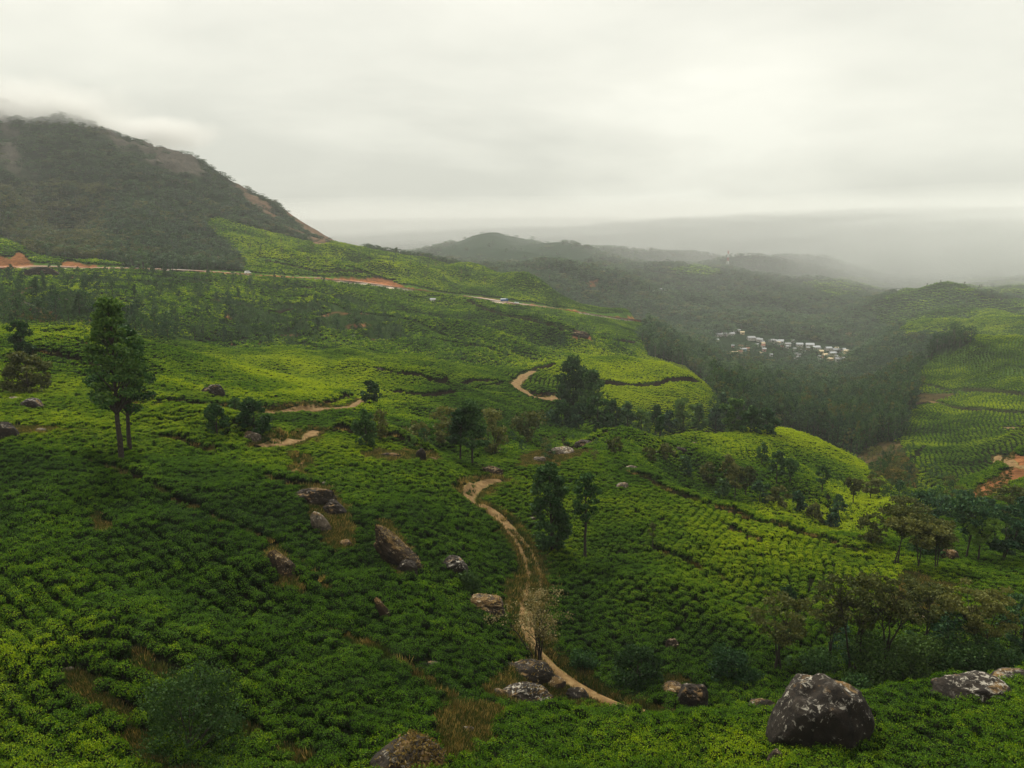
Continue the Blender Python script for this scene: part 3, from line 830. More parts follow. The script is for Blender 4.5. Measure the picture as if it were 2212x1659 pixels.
# bare rock and dry grass high on the mountain
rk = ((K == 1) & (gX < -120) & (gY > 950) & (gY < 1900))
rn = fbm(gX / 70 + gZ / 40, gY / 160 - gZ / 50, 91, 5)
edge_y = np.interp(vX, [0, 60, 165, 300, 400, 520, 640, 720], [218, 236, 250, 318, 340, 412, 482, 528])
band = np.clip(1 - (vY - edge_y - 4) / np.interp(vX, [0, 150, 300, 450, 560, 720], [60, 70, 50, 42, 46, 26]), 0, 1)
rf = (np.clip((rn + band * np.interp(vX, [0, 300, 430, 540, 720], [.13, .17, .28, .46, .55]) - .69) / .08, 0, 1) * rk)
warm = np.clip((vX - 430) / 160, 0, 1)[..., None]
rc = np.array([0.070, 0.062, 0.055]) * (1 - warm) + np.array([0.13, 0.085, 0.058]) * warm
rc = rc * (0.4 + 0.7 * fbm(gX / 9, gY / 9, 93, 3))[..., None]
col[..., :3] = col[..., :3] * (1 - rf[..., None]) + rc * rf[..., None]
rockmask = rf.copy()
# the cut bank above the road is red earth, its lower side shows spill in places
bc = col[b_ii]
nz_ = fbm(gX[b_ii] / 22, gY[b_ii] / 22, 55, 3)
vx_ = vX[b_ii]
nearpale = (~b_far) & (b_d < np.interp(vx_, [0, 300, 560, 700, 900, 1120, 1250, 1400], [4, 3, 5, 6, 9, 12, 11, 9]) + (nz_ - .5) * 8)
fm = (b_far & (b_d < np.interp(vx_, [0, 100, 500, 700, 800, 860, 900, 1400], [9, 8, 7, 9, 14, 12, 8, 8]) + (nz_ - .5) * 6)) 
bc[fm, :3] = np.array([0.21, 0.088, 0.040]) * (0.5 + 1.0 * nz_[fm])[:, None]
pl = nearpale & ~fm
mixp = np.clip((fbm(gX[b_ii] / 30, gY[b_ii] / 30, 57, 3) - .42) * 6 + (vx_ > 900) * .5, 0, 1)[pl][:, None]
bc[pl, :3] = (np.array([0.42, 0.36, 0.31]) * mixp + np.array([0.27, 0.13, 0.06]) * (1 - mixp)) * (0.75 + .5 * nz_[pl])[:, None]
fm = fm | pl
col[b_ii] = bc
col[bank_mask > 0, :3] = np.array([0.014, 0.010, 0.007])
bare_grid = np.zeros((NA, NL), bool); bb = np.zeros(len(b_d), bool); bb |= fm; bare_grid[b_ii] = bb

m, nt, out = mat('ground')
ga = N(nt, 'ShaderNodeAttribute', attribute_name='gcol')
f1 = pos_noise(nt, 0.35, 8.0, 0.65); f2 = pos_noise(nt, 0.06, 6.0, 0.6)
fac = ramp(nt, f1, [(0.25, (0.35, 0.35, 0.35)), (0.5, (1, 1, 1)), (0.75, (1.75, 1.7, 1.5))])
fac2 = ramp(nt, f2, [(0.3, (0.7, 0.72, 0.7)), (0.7, (1.3, 1.28, 1.2))])
cc = mixc(nt, 1, mixc(nt, 1, ga.outputs['Color'], fac, 'MULTIPLY'), fac2, 'MULTIPLY')
pr = N(nt, 'ShaderNodeBsdfPrincipled', i_Roughness=0.95)
pr.inputs['Specular IOR Level'].default_value = 0.0
L(nt, cc, pr.inputs['Base Color'])
bu = N(nt, 'ShaderNodeBump', i_Strength=1.0, i_Distance=1.3)
L(nt, f1, bu.inputs['Height']); L(nt, bu.outputs[0], pr.inputs['Normal'])
L(nt, pr.outputs[0], out.inputs[0])
M_GROUND = m
V = np.stack([gX, gY, gZ], -1).reshape(-1, 3)
idx = np.arange(NA * NL).reshape(NA, NL)
F = np.stack([idx[:-1, :-1], idx[1:, :-1], idx[1:, 1:], idx[:-1, 1:]], -1).reshape(-1, 4)
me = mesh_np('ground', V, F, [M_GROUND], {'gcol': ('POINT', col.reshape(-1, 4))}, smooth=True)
tag(obj('ground', me), kind='structure')


def lookup(grid, x, y):
    i = np.clip(np.searchsorted(GA, x / y), 1, NA - 1); j = np.clip(np.searchsorted(GL, np.log(y)), 1, NL - 1)
    return grid[i, j]


# road ribbon
def ribbon(ln, z, wid, across=5, crown=0.0, edge=0.0, seed=1):
    d = np.gradient(ln, axis=0); d /= np.linalg.norm(d, axis=1, keepdims=True) + 1e-9
    nrm = np.stack([-d[:, 1], d[:, 0]], 1)
    ws = np.interp(np.linspace(0, 1, len(ln)), np.linspace(0, 1, len(np.atleast_1d(wid))), np.atleast_1d(wid))
    V = []; U = []
    for k in range(across):
        s = k / (across - 1) * 2 - 1
        jig = 1 + (vn(np.arange(len(ln)) * .8, np.full(len(ln), seed + (s > 0) * 9.0), 3) - .5) * edge if abs(s) == 1 else 1
        p = ln + nrm * (ws * .5 * s * jig)[:, None]
        zz_ = z(p, s) if callable(z) else z
        V.append(np.column_stack([p, zz_])); U.append(np.full(len(ln), s))
    m_ = len(ln)
    V = np.stack(V, 1).reshape(-1, 3); U = np.stack(U, 1).ravel()
    i = np.arange(m_ * across).reshape(m_, across)
    F = np.stack([i[:-1, :-1], i[:-1, 1:], i[1:, 1:], i[1:, :-1]], -1).reshape(-1, 4)[:, ::-1]
    return V, F, U


M_ROAD = solid_mat('pale_road', [(0.35, (0.30, 0.23, 0.18)), (0.5, (0.42, 0.36, 0.31)), (0.68, (0.55, 0.52, 0.48))], 0.06, 0.9, detail=5)
Vr, Fr, Ur = ribbon(road_ln, road_z + 0.1, [7.5], 5)
tag(obj('road', mesh_np('road', Vr, Fr, [M_ROAD])), kind='structure')

m, nt, out = mat('track_earth')
u_ = N(nt, 'ShaderNodeAttribute', attribute_name='across').outputs['Fac']
nz = pos_noise(nt, 0.9, 8.0, 0.75); nzb = pos_noise(nt, 4.0, 4.0)
earth = ramp(nt, nz, [(0.3, (0.065, 0.038, 0.016)), (0.5, (0.14, 0.088, 0.037)), (0.74, (0.26, 0.18, 0.085))])
au = math_(nt, 'ABSOLUTE', u_)
rib = math_(nt, 'ADD', math_(nt, 'MULTIPLY', math_(nt, 'SUBTRACT', au, 0.08), 4.5), math_(nt, 'MULTIPLY', math_(nt, 'SUBTRACT', nzb, 0.5), 4.5), clamp=True)
grassm = math_(nt, 'MULTIPLY', math_(nt, 'SUBTRACT', 1.0, rib, clamp=True), N(nt, 'ShaderNodeAttribute', attribute_name='strip').outputs['Fac'])
edge_m = math_(nt, 'MULTIPLY', math_(nt, 'SUBTRACT', math_(nt, 'ADD', au, math_(nt, 'MULTIPLY', math_(nt, 'SUBTRACT', nzb, 0.5), 0.8)), 0.78), 6.0, clamp=True)
gm = math_(nt, 'MAXIMUM', grassm, edge_m, clamp=True)
cc = mixc(nt, gm, earth, ramp(nt, nzb, [(0.3, (0.06, 0.06, 0.02)), (0.7, (0.17, 0.14, 0.04))]))
pr = N(nt, 'ShaderNodeBsdfPrincipled', i_Roughness=0.95)
pr.inputs['Specular IOR Level'].default_value = 0.05
L(nt, cc, pr.inputs['Base Color'])
bu = N(nt, 'ShaderNodeBump', i_Strength=0.7, i_Distance=0.1); L(nt, nzb, bu.inputs['Height']); L(nt, bu.outputs[0], pr.inputs['Normal'])
L(nt, pr.outputs[0], out.inputs[0])
M_TRACK = m
for pi, (nm, lab, wid, ln) in enumerate(path_lines):
    hz_ = lambda p, s: height(p[:, 0], p[:, 1]) + 0.20 - 0.10 * (abs(s) == 1) - 0.07 * (0.3 < abs(s) < 0.9)
    Vp, Fp, Up = ribbon(ln, hz_, wid, 9, edge=0.7, seed=pi)
    strip = np.repeat(np.interp(np.linspace(0, 1, len(ln)), [0, .35, .5, .72, .8, 1], [0, 0, .45, .6, .1, 0]), 9) if pi == 0 else np.zeros(len(Up))
    tag(obj(nm, mesh_np(nm, Vp, Fp, [M_TRACK], {'across': ('POINT', Up), 'strip': ('POINT', strip)}, smooth=True)), lab, kind='structure')
print('ground done', round(time.time() - T0, 1))

# ------------------------------------------------------------------ boulders
def ico(sub):
    import bmesh
    bm = bmesh.new(); bmesh.ops.create_icosphere(bm, subdivisions=sub, radius=1.0)
    V = np.array([v.co[:] for v in bm.verts]); F = np.array([[v.index for v in f.verts] for f in bm.faces]); bm.free()
    return V, F


def n3(p, sc, seed):
    x, y, z = p[:, 0] * sc, p[:, 1] * sc, p[:, 2] * sc
    return (vn(x + z * .7, y + seed, seed) + vn(y - x * .6, z + seed, seed + 5) + vn(z + y * .6, x + seed, seed + 9)) / 3 - .5


ICO = {k: ico(k) for k in (1, 2, 3, 4, 5)}


def boulder_mesh(w_, d_, h_, seed, sub=4, rough=1.0, lean=0.0):
    V, F = ICO[sub]
    r = 1 + rough * (n3(V, 1.1, seed) * 0.75 + n3(V, 2.6, seed + 20) * .34 + n3(V, 5.5, seed + 40) * .22 + n3(V, 14.0, seed + 60) * .10)
    rng = np.random.default_rng(seed)
    P_ = V * r[:, None]
    for _ in range(5):       # broken planes
        nn = rng.normal(size=3); nn[2] = abs(nn[2]) * .5; nn /= np.linalg.norm(nn)
        q = P_ @ nn; lim = rng.uniform(.66, .92)
        P_ -= np.clip(q - lim, 0, None)[:, None] * nn * .6
    P_ = P_ * [w_ / 2, d_ / 2, h_ / 2]
    P_[:, 0] += P_[:, 2] * lean
    return P_, F


ROCKS = [  # centre x, centre y, width, height, material, rough, lean, subdivisions, dmin, label, grass
    (1762, 1548, 205, 205, M_ROCK, .8, .10, 5, 34, 'huge dark boulder streaked with white lichen at the edge of the bottom right tea bushes', 0),
    (1645, 1527, 55, 40, M_ROCKD, .8, 0, 3, 34, 'small dark slab leaning behind the huge lichen boulder', 0),
    (1672, 1640, 34, 44, M_ROCKB, .8, .2, 3, 34, 'small reddish stone at the foot of the huge lichen boulder', 0),
    (2105, 1492, 150, 78, M_ROCK, .9, .1, 4, 34, 'long grey boulder rising above the bushes in the lower right corner', 0),
    (2182, 1462, 75, 42, M_ROCK, .9, 0, 4, 34, 'rounded pale capped rock behind the long grey corner boulder', 0),
    (1495, 1512, 78, 80, M_ROCKD, .9, 0, 4, 54, 'dark block shaped boulder beside the grassy knob right of the trail end', 0),
    (1452, 1490, 60, 40, M_ROCKB, .8, 0, 3, 54, 'brown grassy knob touching the dark block shaped boulder', 30),
    (885, 1640, 180, 110, M_ROCKD, .8, 0, 5, 34, 'broad boulder capped with tan dry grass at the bottom edge', 260),
    (1126, 1450, 118, 62, M_ROCKD, .8, 0, 4, 54, 'upper of two big dark boulders beside the branchy shrub on the track', 30),
    (1122, 1505, 132, 62, M_ROCK, .9, 0, 4, 50, 'lower of two big dark boulders below the branchy shrub', 30),
    (1247, 1503, 55, 44, M_ROCKD, .8, -.2, 3, 50, 'round black rock on the near side of the narrow footpath', 0),
    (1075, 1500, 45, 30, M_ROCK, .8, 0, 3, 50, 'low grey stone tucked behind the lower dark boulder', 0),
    (1190, 1475, 60, 40, M_ROCKB, .9, 0, 3, 50, 'brown stone rib between the two dark boulders and the footpath', 18),
    (1008, 1582, 44, 30, M_ROCKP, .9, 0, 3, 40, 'pale grey stone in the dry grass behind the grass capped boulder', 0),
    (1000, 1600, 26, 20, M_ROCK, .9, 0, 3, 40, 'little grey stone just below the pale grey stone', 0),
    (860, 1192, 76, 112, M_ROCKB, 1.0, -.55, 4, 55, 'long slanting orange brown rock rib in the left tea slope', 110),
    (882, 1228, 48, 50, M_ROCKD, .9, 0, 4, 55, 'dark rounded end block of the slanting orange rib', 0),
    (984, 1228, 74, 72, M_ROCK, .9, 0, 4, 60, 'dark boulder with white crown beside the bend of the wide track', 0),
    (682, 1072, 82, 56, M_ROCKD, 1.1, -.2, 4, 60, 'dark jagged outcrop at the top of the left slope gully', 26),
    (722, 1098, 56, 46, M_ROCKD, 1.1, -.2, 4, 60, 'black rock on the right flank of the jagged outcrop', 0),
    (690, 1132, 40, 56, M_ROCKP, 1.1, -.3, 4, 60, 'pale stone spine hanging below the jagged outcrop', 0),
    (745, 1175, 30, 22, M_ROCKB, 1.0, 0, 3, 60, 'small orange stone right of the pale stone spine', 8),
    (606, 1218, 56, 74, M_ROCKB, 1.0, -.3, 4, 55, 'leaning brown rock with pale top alone in the left tea slope', 70),
    (1048, 1310, 84, 62, M_ROCKB, 1.1, -.2, 4, 60, 'rough brown boulder pile left of the double rut track', 30),
    (1076, 1338, 12, 30, M_ROCKP, .8, 0, 3, 60, 'thin pale standing stone beside the rough brown boulder', 0),
    (1020, 1296, 24, 16, M_ROCKP, .8, 0, 3, 60, 'flat white topped stone on the brown boulder pile', 0),
    (830, 1320, 26, 60, M_ROCKB, 1.0, -.5, 3, 50, 'narrow brown rock seam between tea rows below the slanting rib', 8),
    (545, 946, 46, 34, M_ROCKP, .9, -.1, 4, 90, 'pale rounded boulder in front of the round shrub tree', 0),
    (66, 876, 46, 34, M_ROCK, .9, 0, 4, 90, 'pale topped boulder under the fuzzy round tree far left', 0),
    (28, 862, 60, 14, M_ROCKP, .9, 0, 3, 90, 'low pale ledge running left from the fuzzy round tree', 0),
    (12, 936, 56, 54, M_ROCKD, .8, 0, 4, 70, 'dark rounded boulder cut by the left picture edge', 0),
    (86, 930, 26, 14, M_ROCKP, .9, 0, 3, 70, 'small pale stone on the bare patch by the left edge boulder', 0),
    (464, 850, 52, 36, M_ROCK, 1.2, 0, 4, 130, 'rubbly grey outcrop on the face of the bright left ridge', 0),
    (908, 985, 26, 36, M_ROCKD, 1.0, .1, 3, 100, 'upright dark stone left of the tall centre pair of trees', 0),
    (840, 984, 60, 16, M_ROCKB, 1.0, 0, 3, 100, 'low brown ledge left of the upright dark stone', 12),
    (930, 992, 34, 14, M_ROCKB, 1.0, 0, 3, 100, 'brown stone at the foot of the upright dark stone', 8),
    (1060, 1017, 56, 22, M_ROCKB, 1.1, 0, 3, 110, 'brown stones behind the upper end of the track', 6),
    (1212, 975, 62, 26, M_ROCKP, 1.1, 0, 3, 120, 'sandy outcrop behind the dense column tree', 0),
    (1165, 992, 34, 18, M_ROCKP, 1.1, 0, 3, 120, 'sandy stone at the left end of the outcrop line', 0),
    (1262, 958, 44, 22, M_ROCKD, 1.1, 0, 3, 120, 'dark outcrop above the sandy stones', 0),
    (1345, 1050, 30, 24, M_ROCKP, .9, 0, 3, 100, 'lone pinkish boulder at the top of the gridded tea field', 0),
    (1362, 1010, 26, 12, M_ROCKP, .9, 0, 3, 120, 'flat pale stone beyond the top row of the gridded field', 0),
    (1452, 1392, 34, 34, M_ROCKB, .9, 0, 3, 60, 'brown stone low in the gridded tea field', 6),
    (1468, 972, 36, 16, M_ROCKD, 1.0, 0, 3, 150, 'dark stones on the crest of the middle hill', 0),
    (1500, 960, 24, 12, M_ROCKD, 1.0, 0, 3, 150, 'little dark stone right along the middle hill crest', 0),
    (936, 1433, 26, 16, M_ROCKP, .9, -.2, 3, 50, 'small grey stone peeping out of the lower left slope bushes', 0),
    (1042, 1462, 16, 12, M_ROCKP, .9, 0, 2, 50, 'tiny pale stone left of the upper dark boulder', 0),
    (1138, 1420, 22, 10, M_ROCKP, .9, 0, 2, 50, 'tiny white stone above the upper dark boulder', 0),
    (146, 1444, 24, 10, M_ROCKP, .9, 0, 2, 36, 'thin white stone at the top of the bare gully far left', 0),
    (300, 1605, 18, 12, M_ROCKP, .9, 0, 2, 36, 'tan stone at the edge of the dark feathery shrub', 0),
    (700, 1045, 14, 10, M_ROCKP, .9, 0, 2, 70, 'tiny pale stone above the jagged outcrop', 0),
    (2046, 1200, 40, 34, M_ROCKB, 1.0, 0, 3, 80, 'reddish brown rock at the edge of the right hand tea field', 10),
    (1182, 1012, 10, 8, M_ROCKP, .9, 0, 2, 110, 'tiny white stone by the top of the dense column tree', 0),
    (1150, 1120, 14, 10, M_ROCKP, .9, 0, 2, 80, 'small stone between the track and the dense column tree', 0),
    (1985, 1335, 30, 22, M_ROCKP, .9, 0, 3, 60, 'orange stained stone under the flat topped brown trees', 8),
    (1253, 722, 44, 18, M_ROCKB, 1.2, 0, 3, 400, 'dark red outcrop scar in the tea below the road', 0),
    (1365, 1365, 12, 10, M_ROCKP, .9, 0, 2, 60, 'tiny pale stone inside the gridded tea field', 0),
    (88, 592, 60, 26, M_ROCKD, 1.2, 0, 3, 400, 'dark crag among scrub below the left road cut', 0),
    (821, 798, 16, 9, M_ROCKD, 1.0, 0, 2, 250, 'small dark stone alone on the smooth green hill', 0),
    (40, 660, 60, 22, M_ROCKD, 1.2, 0, 3, 330, 'dark crag in the scrub near the left edge', 0),
    (70, 672, 24, 20, M_ROCKB, 1.2, 0, 3, 330, 'dark red stone right of the left scrub crag', 0),
    (135, 650, 36, 12, M_ROCKD, 1.2, 0, 3, 330, 'grey ledge under the yellow green scrub patch', 0),
]
rock_xy = []
for ri, (cx_, cy_, w0, h0, mt_, rough, lean, sub, dmin, lab, ng) in enumerate(ROCKS):
    b = hit(cx_, cy_ + h0 * .30, dmin)
    a, t = at(cx_, cy_)
    dist = math.hypot(b.y * math.sqrt(1 + a * a), b.z)
    s = dist / FL
    wd, hd = w0 * s, h0 * s * 1.10
    dep = min(wd * .85, hd * 1.3)
    ang = math.atan2(-b.z, b.y)
    # apparent height mixes the real height and the depth seen from above
    hh = max(hd * .55, (hd - dep * math.sin(ang) * .55) / math.cos(ang))
    Yc = b.y + dep * .15
    ctr = Vector((a * Yc, Yc, t * Yc))
    g0 = float(height(ctr.x, ctr.y))
    ctr.z = min(max(ctr.z - hh * .06, g0 + hh * .02), g0 + hh * .34)
    Pv, Fv = boulder_mesh(wd * .92, dep * .9, hh * .90, 100 + ri * 7, min(5, sub + 1), rough * 1.15, lean)
    o = obj('boulder' if w0 > 36 else 'stone', mesh_np('boulder', Pv, Fv, [mt_], smooth=(sub >= 5)))
    o.location = ctr
    tag(o, lab, 'boulder' if w0 > 36 else 'stone')
    rock_xy.append((ctr.x, ctr.y, wd * .43 + .2, dep * .43 + .2, ctr.z + hh * .2))
    if ng:
        rng = np.random.default_rng(ri)
        fc = Pv[Fv].mean(1); nr = np.cross(Pv[Fv[:, 1]] - Pv[Fv[:, 0]], Pv[Fv[:, 2]] - Pv[Fv[:, 0]]); ar = np.linalg.norm(nr, axis=1); nr /= ar[:, None] + 1e-9
        side = nr[:, 2] + .35 * nr[:, 0] - .2 * nr[:, 1] + (n3(fc, 1.6 / max(wd, 1), 7) * 1.6)
        pr_ = ar * np.clip(side - .55, 0, None)
        if pr_.sum() > 0:
            k = ng * 6
            pick = rng.choice(len(fc), k, p=pr_ / pr_.sum())
            cen = fc[pick] * 1.01 + rng.normal(size=(k, 3)) * wd * .02
            Vg, Fg = cards(cen, np.full(k, max(.10, min(.28, wd * .05))), rng, 0.2, nr[pick], .2, .3)
            gq = obj('dry_grass', mesh_np('dry_grass', Vg, Fg, [M_DRY], {'lv': ('FACE', rng.uniform(0, 1, len(Fg)))}), o)
            gq['kind'] = 'stuff'
print('rocks', round(time.time() - T0, 1))


# ------------------------------------------------------------------ trees
def tree_meshes(seed, H, W, bf, shape, ncards, cs, mt_, bark=M_BARK, stems=1, tr=None, flat=0.7, spread=1.0, npuff=26, pf=1.0):
    """trunk mesh and crown mesh for one tree standing at its own origin"""
    rng = np.random.default_rng(seed)
    tr = tr or H * 0.016 + .04
    prof = {
        'oak': lambda h: np.interp(h, [0, .12, .35, .6, .85, 1], [.55, .9, 1.0, .82, .5, .12]),
        'column': lambda h: np.interp(h, [0, .1, .35, .7, .9, 1], [.6, .9, 1, .9, .6, .2]),
        'round': lambda h: np.sqrt(np.clip(1 - (h * 2 - 1) ** 2, 0.05, 1)),
        'umbrella': lambda h: np.interp(h, [0, .4, .7, .9, 1], [.25, .6, 1, .95, .5]),
        'bush': lambda h: np.sqrt(np.clip(1 - (h * .9) ** 2, 0.05, 1)),
        'cone': lambda h: np.interp(h, [0, .1, .5, 1], [.8, 1, .65, .06]),
    }[shape]
    parts = []
    tips = []
    for s in range(stems):
        lean_ = rng.normal(size=2) * (0.02 if stems == 1 else .13) * H * spread
        off = rng.normal(size=2) * (0 if stems == 1 else .03 * H)
        zs = np.linspace(0, 1, 8)
        wob = rng.normal(size=(8, 2)) * H * .006
        path = np.column_stack([off[0] + lean_[0] * zs ** 1.3 + wob[:, 0], off[1] + lean_[1] * zs ** 1.3 + wob[:, 1], zs * H * (.93 if stems == 1 else rng.uniform(.7, .92))])
        path[0, 2] = -0.6
        parts.append(tube(path, tr * (1 - zs * .85) * (1 if stems == 1 else .7), 7))
        tips.append(path)
    # foliage puffs
    pc = []; prad = []
    for i in range(npuff):
        h = (i + rng.uniform(0, 1)) / npuff
        if shape == 'umbrella':
            h = h ** .6
        an = rng.uniform(0, 2 * math.pi)
        r = W / 2 * prof(h) * (0.35 + .65 * math.sqrt(rng.uniform(0, 1))) * .86
        z = H * (bf + (1 - bf) * h) * 1.0
        path = tips[rng.integers(len(tips))]
        bx = np.interp(z, path[:, 2], path[:, 0]); by = np.interp(z, path[:, 2], path[:, 1])
        pc.append((bx + math.cos(an) * r, by + math.sin(an) * r, z - H * (1 - bf) * .03))
        prad.append(W * pf * rng.uniform(.11, .19) * (1 if shape != 'umbrella' else 1.05))
        if rng.uniform() < (.6 if ncards > 900 else .3):
            z0 = max(H * bf * .75, z - r * rng.uniform(.5, 1.0) - .1 * H)
            sx = np.interp(z0, path[:, 2], path[:, 0]); sy = np.interp(z0, path[:, 2], path[:, 1])
            mid = ((sx + pc[-1][0]) / 2, (sy + pc[-1][1]) / 2, (z0 + z) / 2 - r * .08)
            rr_ = tr * (1 - z0 / H * .85)
            parts.append(tube([(sx, sy, z0), mid, pc[-1]], [rr_ * .45, rr_ * .3, rr_ * .1], 4))
    pc = np.array(pc); prad = np.array(prad)
    wgt = prad ** 2; wgt /= wgt.sum()
    wh = rng.choice(len(pc), ncards, p=wgt)
    d = rng.normal(size=(ncards, 3)); d /= np.linalg.norm(d, axis=1, keepdims=True)
    rad = prad[wh] * rng.uniform(.25, 1.15, ncards) ** .6
    cen = pc[wh] + d * rad[:, None] * [1, 1, flat]
    cen[:, 2] = np.maximum(cen[:, 2], .1)
    V, F = cards(cen, np.full(ncards, cs), rng, .25, d, .5, .6)
    lv = np.clip(rng.normal(.45, .22, ncards) + (d[:, 2] > .2) * .12 + rng.uniform(-.12, .12, len(pc))[wh], 0, 1)  # upper leaves of each puff lighter, top light put into the colour
    crown = mesh_np('crown', V, F, [mt_], {'lv': ('FACE', lv)})
    Vt, Ft = join(parts)
    trunk = mesh_np('trunk', Vt, Ft, [bark], smooth=True)
    return trunk, crown


def stand(name, base, trunk, crown, label, group=None, rz=0.0, sc=1.0, cat='tree'):
    e = empty(name, base, rz, sc)
    tag(e, label, cat, group)
    obj('trunk', trunk, e); obj('crown', crown, e)
    return e


def place(bx, by, ty, wpx, shape, mt_, label, name='tree', bf=.35, dens=1.0, stems=1, dmin=34, flat=.7, npuff=26, bark=M_BARK, seed=0, group=None, csf=1.0, cat='tree', pf=1.0):
    b = hit(bx, by, dmin)
    _, t = at(bx, ty)
    H = float(t) * b.y - b.z
    dist = b.length
    W = wpx * dist / FL
    area_px = (by - ty) * wpx * (1 - bf * .7)
    cs = max(.10, dist / FL * 7.0 * csf)
    ncards = int(np.clip(area_px * .28 * dens / csf ** 2, 120, 9000))
    tr_, cr_ = tree_meshes(seed or int(bx * 13 + by), H, W, bf, shape, ncards, cs, mt_, bark, stems, None, flat, 1.0, npuff, pf)
    b.z -= 0.05
    e = stand(name, b, tr_, cr_, label, group, cat=cat)
    rock_xy.append((b.x, b.y, .45, .45, b.z))
    return e


# hero trees of the left and centre
place(262, 1002, 642, 118, 'oak', M_OAK, 'tallest tree with bare lower trunk rising from the left tea slope', 'silver_oak_tree', .40, .85, npuff=72, flat=.5, dmin=80, pf=.78)
place(281, 976, 700, 128, 'oak', M_OAK, 'second tall tree just behind the tallest left tree leaning right', 'silver_oak_tree', .38, .75, npuff=60, flat=.5, dmin=84, pf=.78)
place(64, 858, 762, 82, 'round', M_OLIVE, 'fuzzy round pale green tree above the far left boulder', 'round_tree', .06, 1.3, npuff=34, dmin=90)
place(49, 768, 694, 46, 'column', M_DARK, 'dark pointed tree behind the fuzzy round tree', 'dark_tree', .08, 1.2, dmin=130)
place(470, 942, 872, 54, 'round', M_DARK, 'dark oval tree left of the round shrub tree', 'round_tree', .03, 1.6, dmin=95)
place(551, 938, 864, 66, 'round', M_DARK, 'dark round shrub tree just above the pale rounded boulder', 'round_tree', .03, 1.6, dmin=95, npuff=30)
place(508, 888, 860, 36, 'bush', M_DARK, 'small low shrub between the two dark round trees', 'shrub', .0, 1.2, dmin=110, cat='shrub')
place(791, 970, 886, 54, 'round', M_DARK, 'dark oval tree with a short trunk near the centre left', 'round_tree', .10, 1.5, dmin=100, npuff=30)
place(822, 955, 884, 40, 'round', M_OLIVE, 'thin brownish tree behind the dark oval tree', 'olive_tree', .25, .7, dmin=125)
place(800, 872, 822, 46, 'round', M_DARK, 'small dark tree beside the field path above the centre left', 'round_tree', .08, 1.3, dmin=180)
place(995, 1000, 884, 74, 'oak', M_DARK, 'left tree of the dark pair with bare trunks in the centre', 'silver_oak_tree', .42, 1.2, dmin=120, flat=.6)
place(1021, 1008, 866, 84, 'cone', M_DARK, 'right tree of the dark pair with bare trunks in the centre', 'silver_oak_tree', .36, 1.3, dmin=118, flat=.6, npuff=30)
place(1070, 985, 884, 76, 'round', M_OLIVE, 'loose olive tree right of the dark centre pair', 'olive_tree', .20, .7, stems=3, dmin=125)
place(952, 966, 878, 66, 'round', M_OLIVE, 'loose olive tree left of the dark centre pair', 'olive_tree', .15, .7, stems=2, dmin=130)
place(1140, 958, 890, 74, 'umbrella', M_OLIVE, 'wide olive tree halfway between the centre pair and the sandy outcrop', 'olive_tree', .25, .7, stems=3, dmin=140)
place(905, 958, 910, 50, 'bush', M_OLIVE, 'low olive shrub left of the loose olive tree', 'shrub', .0, .8, dmin=140, cat='shrub')
place(870, 962, 925, 50, 'bush', M_OLIVE, 'small olive shrub above the low brown ledge', 'shrub', .0, .8, dmin=140, cat='shrub')
place(1191, 1192, 998, 84, 'column', M_DARK, 'dense dark column shaped tree right of the track', 'silver_oak_tree', .09, 1.7, dmin=90, npuff=54, flat=.6)
place(1263, 1208, 1020, 62, 'round', M_OAK, 'slim tree with a long bare trunk beside the dense column tree', 'silver_oak_tree', .50, .8, dmin=88, npuff=40, pf=.8)
place(1410, 1180, 1128, 26, 'oak', M_OLIVE, 'very thin young tree standing in the gridded tea field', 'young_tree', .45, .35, dmin=90, npuff=10)
place(1238, 895, 772, 88, 'oak', M_DARK, 'biggest dark tree beside the orange bend of track', 'dark_tree', .10, 1.3, dmin=290, npuff=36, flat=.6)
place(1275, 905, 800, 66, 'oak', M_DARK, 'dark tree pressed against the biggest dark tree on its right', 'dark_tree', .10, 1.2, dmin=280, npuff=26, flat=.6)
grove = [(1212, 938, 866, 60), (1250, 940, 872, 58), (1290, 936, 855, 56), (1325, 932, 862, 46), (1355, 936, 868, 42), (1385, 934, 884, 36), (1415, 942, 874, 40), (1445, 930, 888, 40), (1475, 925, 862, 46), (1510, 925, 872, 44), (1545, 930, 880, 44), (1580, 932, 860, 50), (1620, 935, 880, 52), (1190, 932, 890, 44), (1312, 925, 880, 44), (1400, 918, 890, 34), (1560, 915, 850, 40), (1178, 950, 905, 50), (1350, 918, 876, 40), (1655, 940, 885, 50)]
glab = ['below the biggest dark tree', 'behind the crest right of the sandy outcrop', 'in front of the lower bright terrace', 'at the right end of the bright terrace', 'where the grove meets the valley forest']
for i, (x, y, ty, wd) in enumerate(grove):
    zone = glab[0] if x < 1260 else glab[1] if x < 1340 else glab[2] if x < 1460 else glab[3] if x < 1570 else glab[4]
    form = ['conical', 'broad', 'slender'][i % 3]
    size = 'tall' if y - ty > 62 else 'middling' if y - ty > 48 else 'short'
    place(x, y + 6, ty, wd * 1.1, ['cone', 'oak', 'round'][i % 3], [M_DARK, M_FOREST, M_OAK][i % 3], f'{size} {form} dark tree of the grove {zone}', 'grove_tree', .12, 1.1, dmin=245, npuff=18, seed=900 + i, group='trees of the dark grove behind the middle crest')
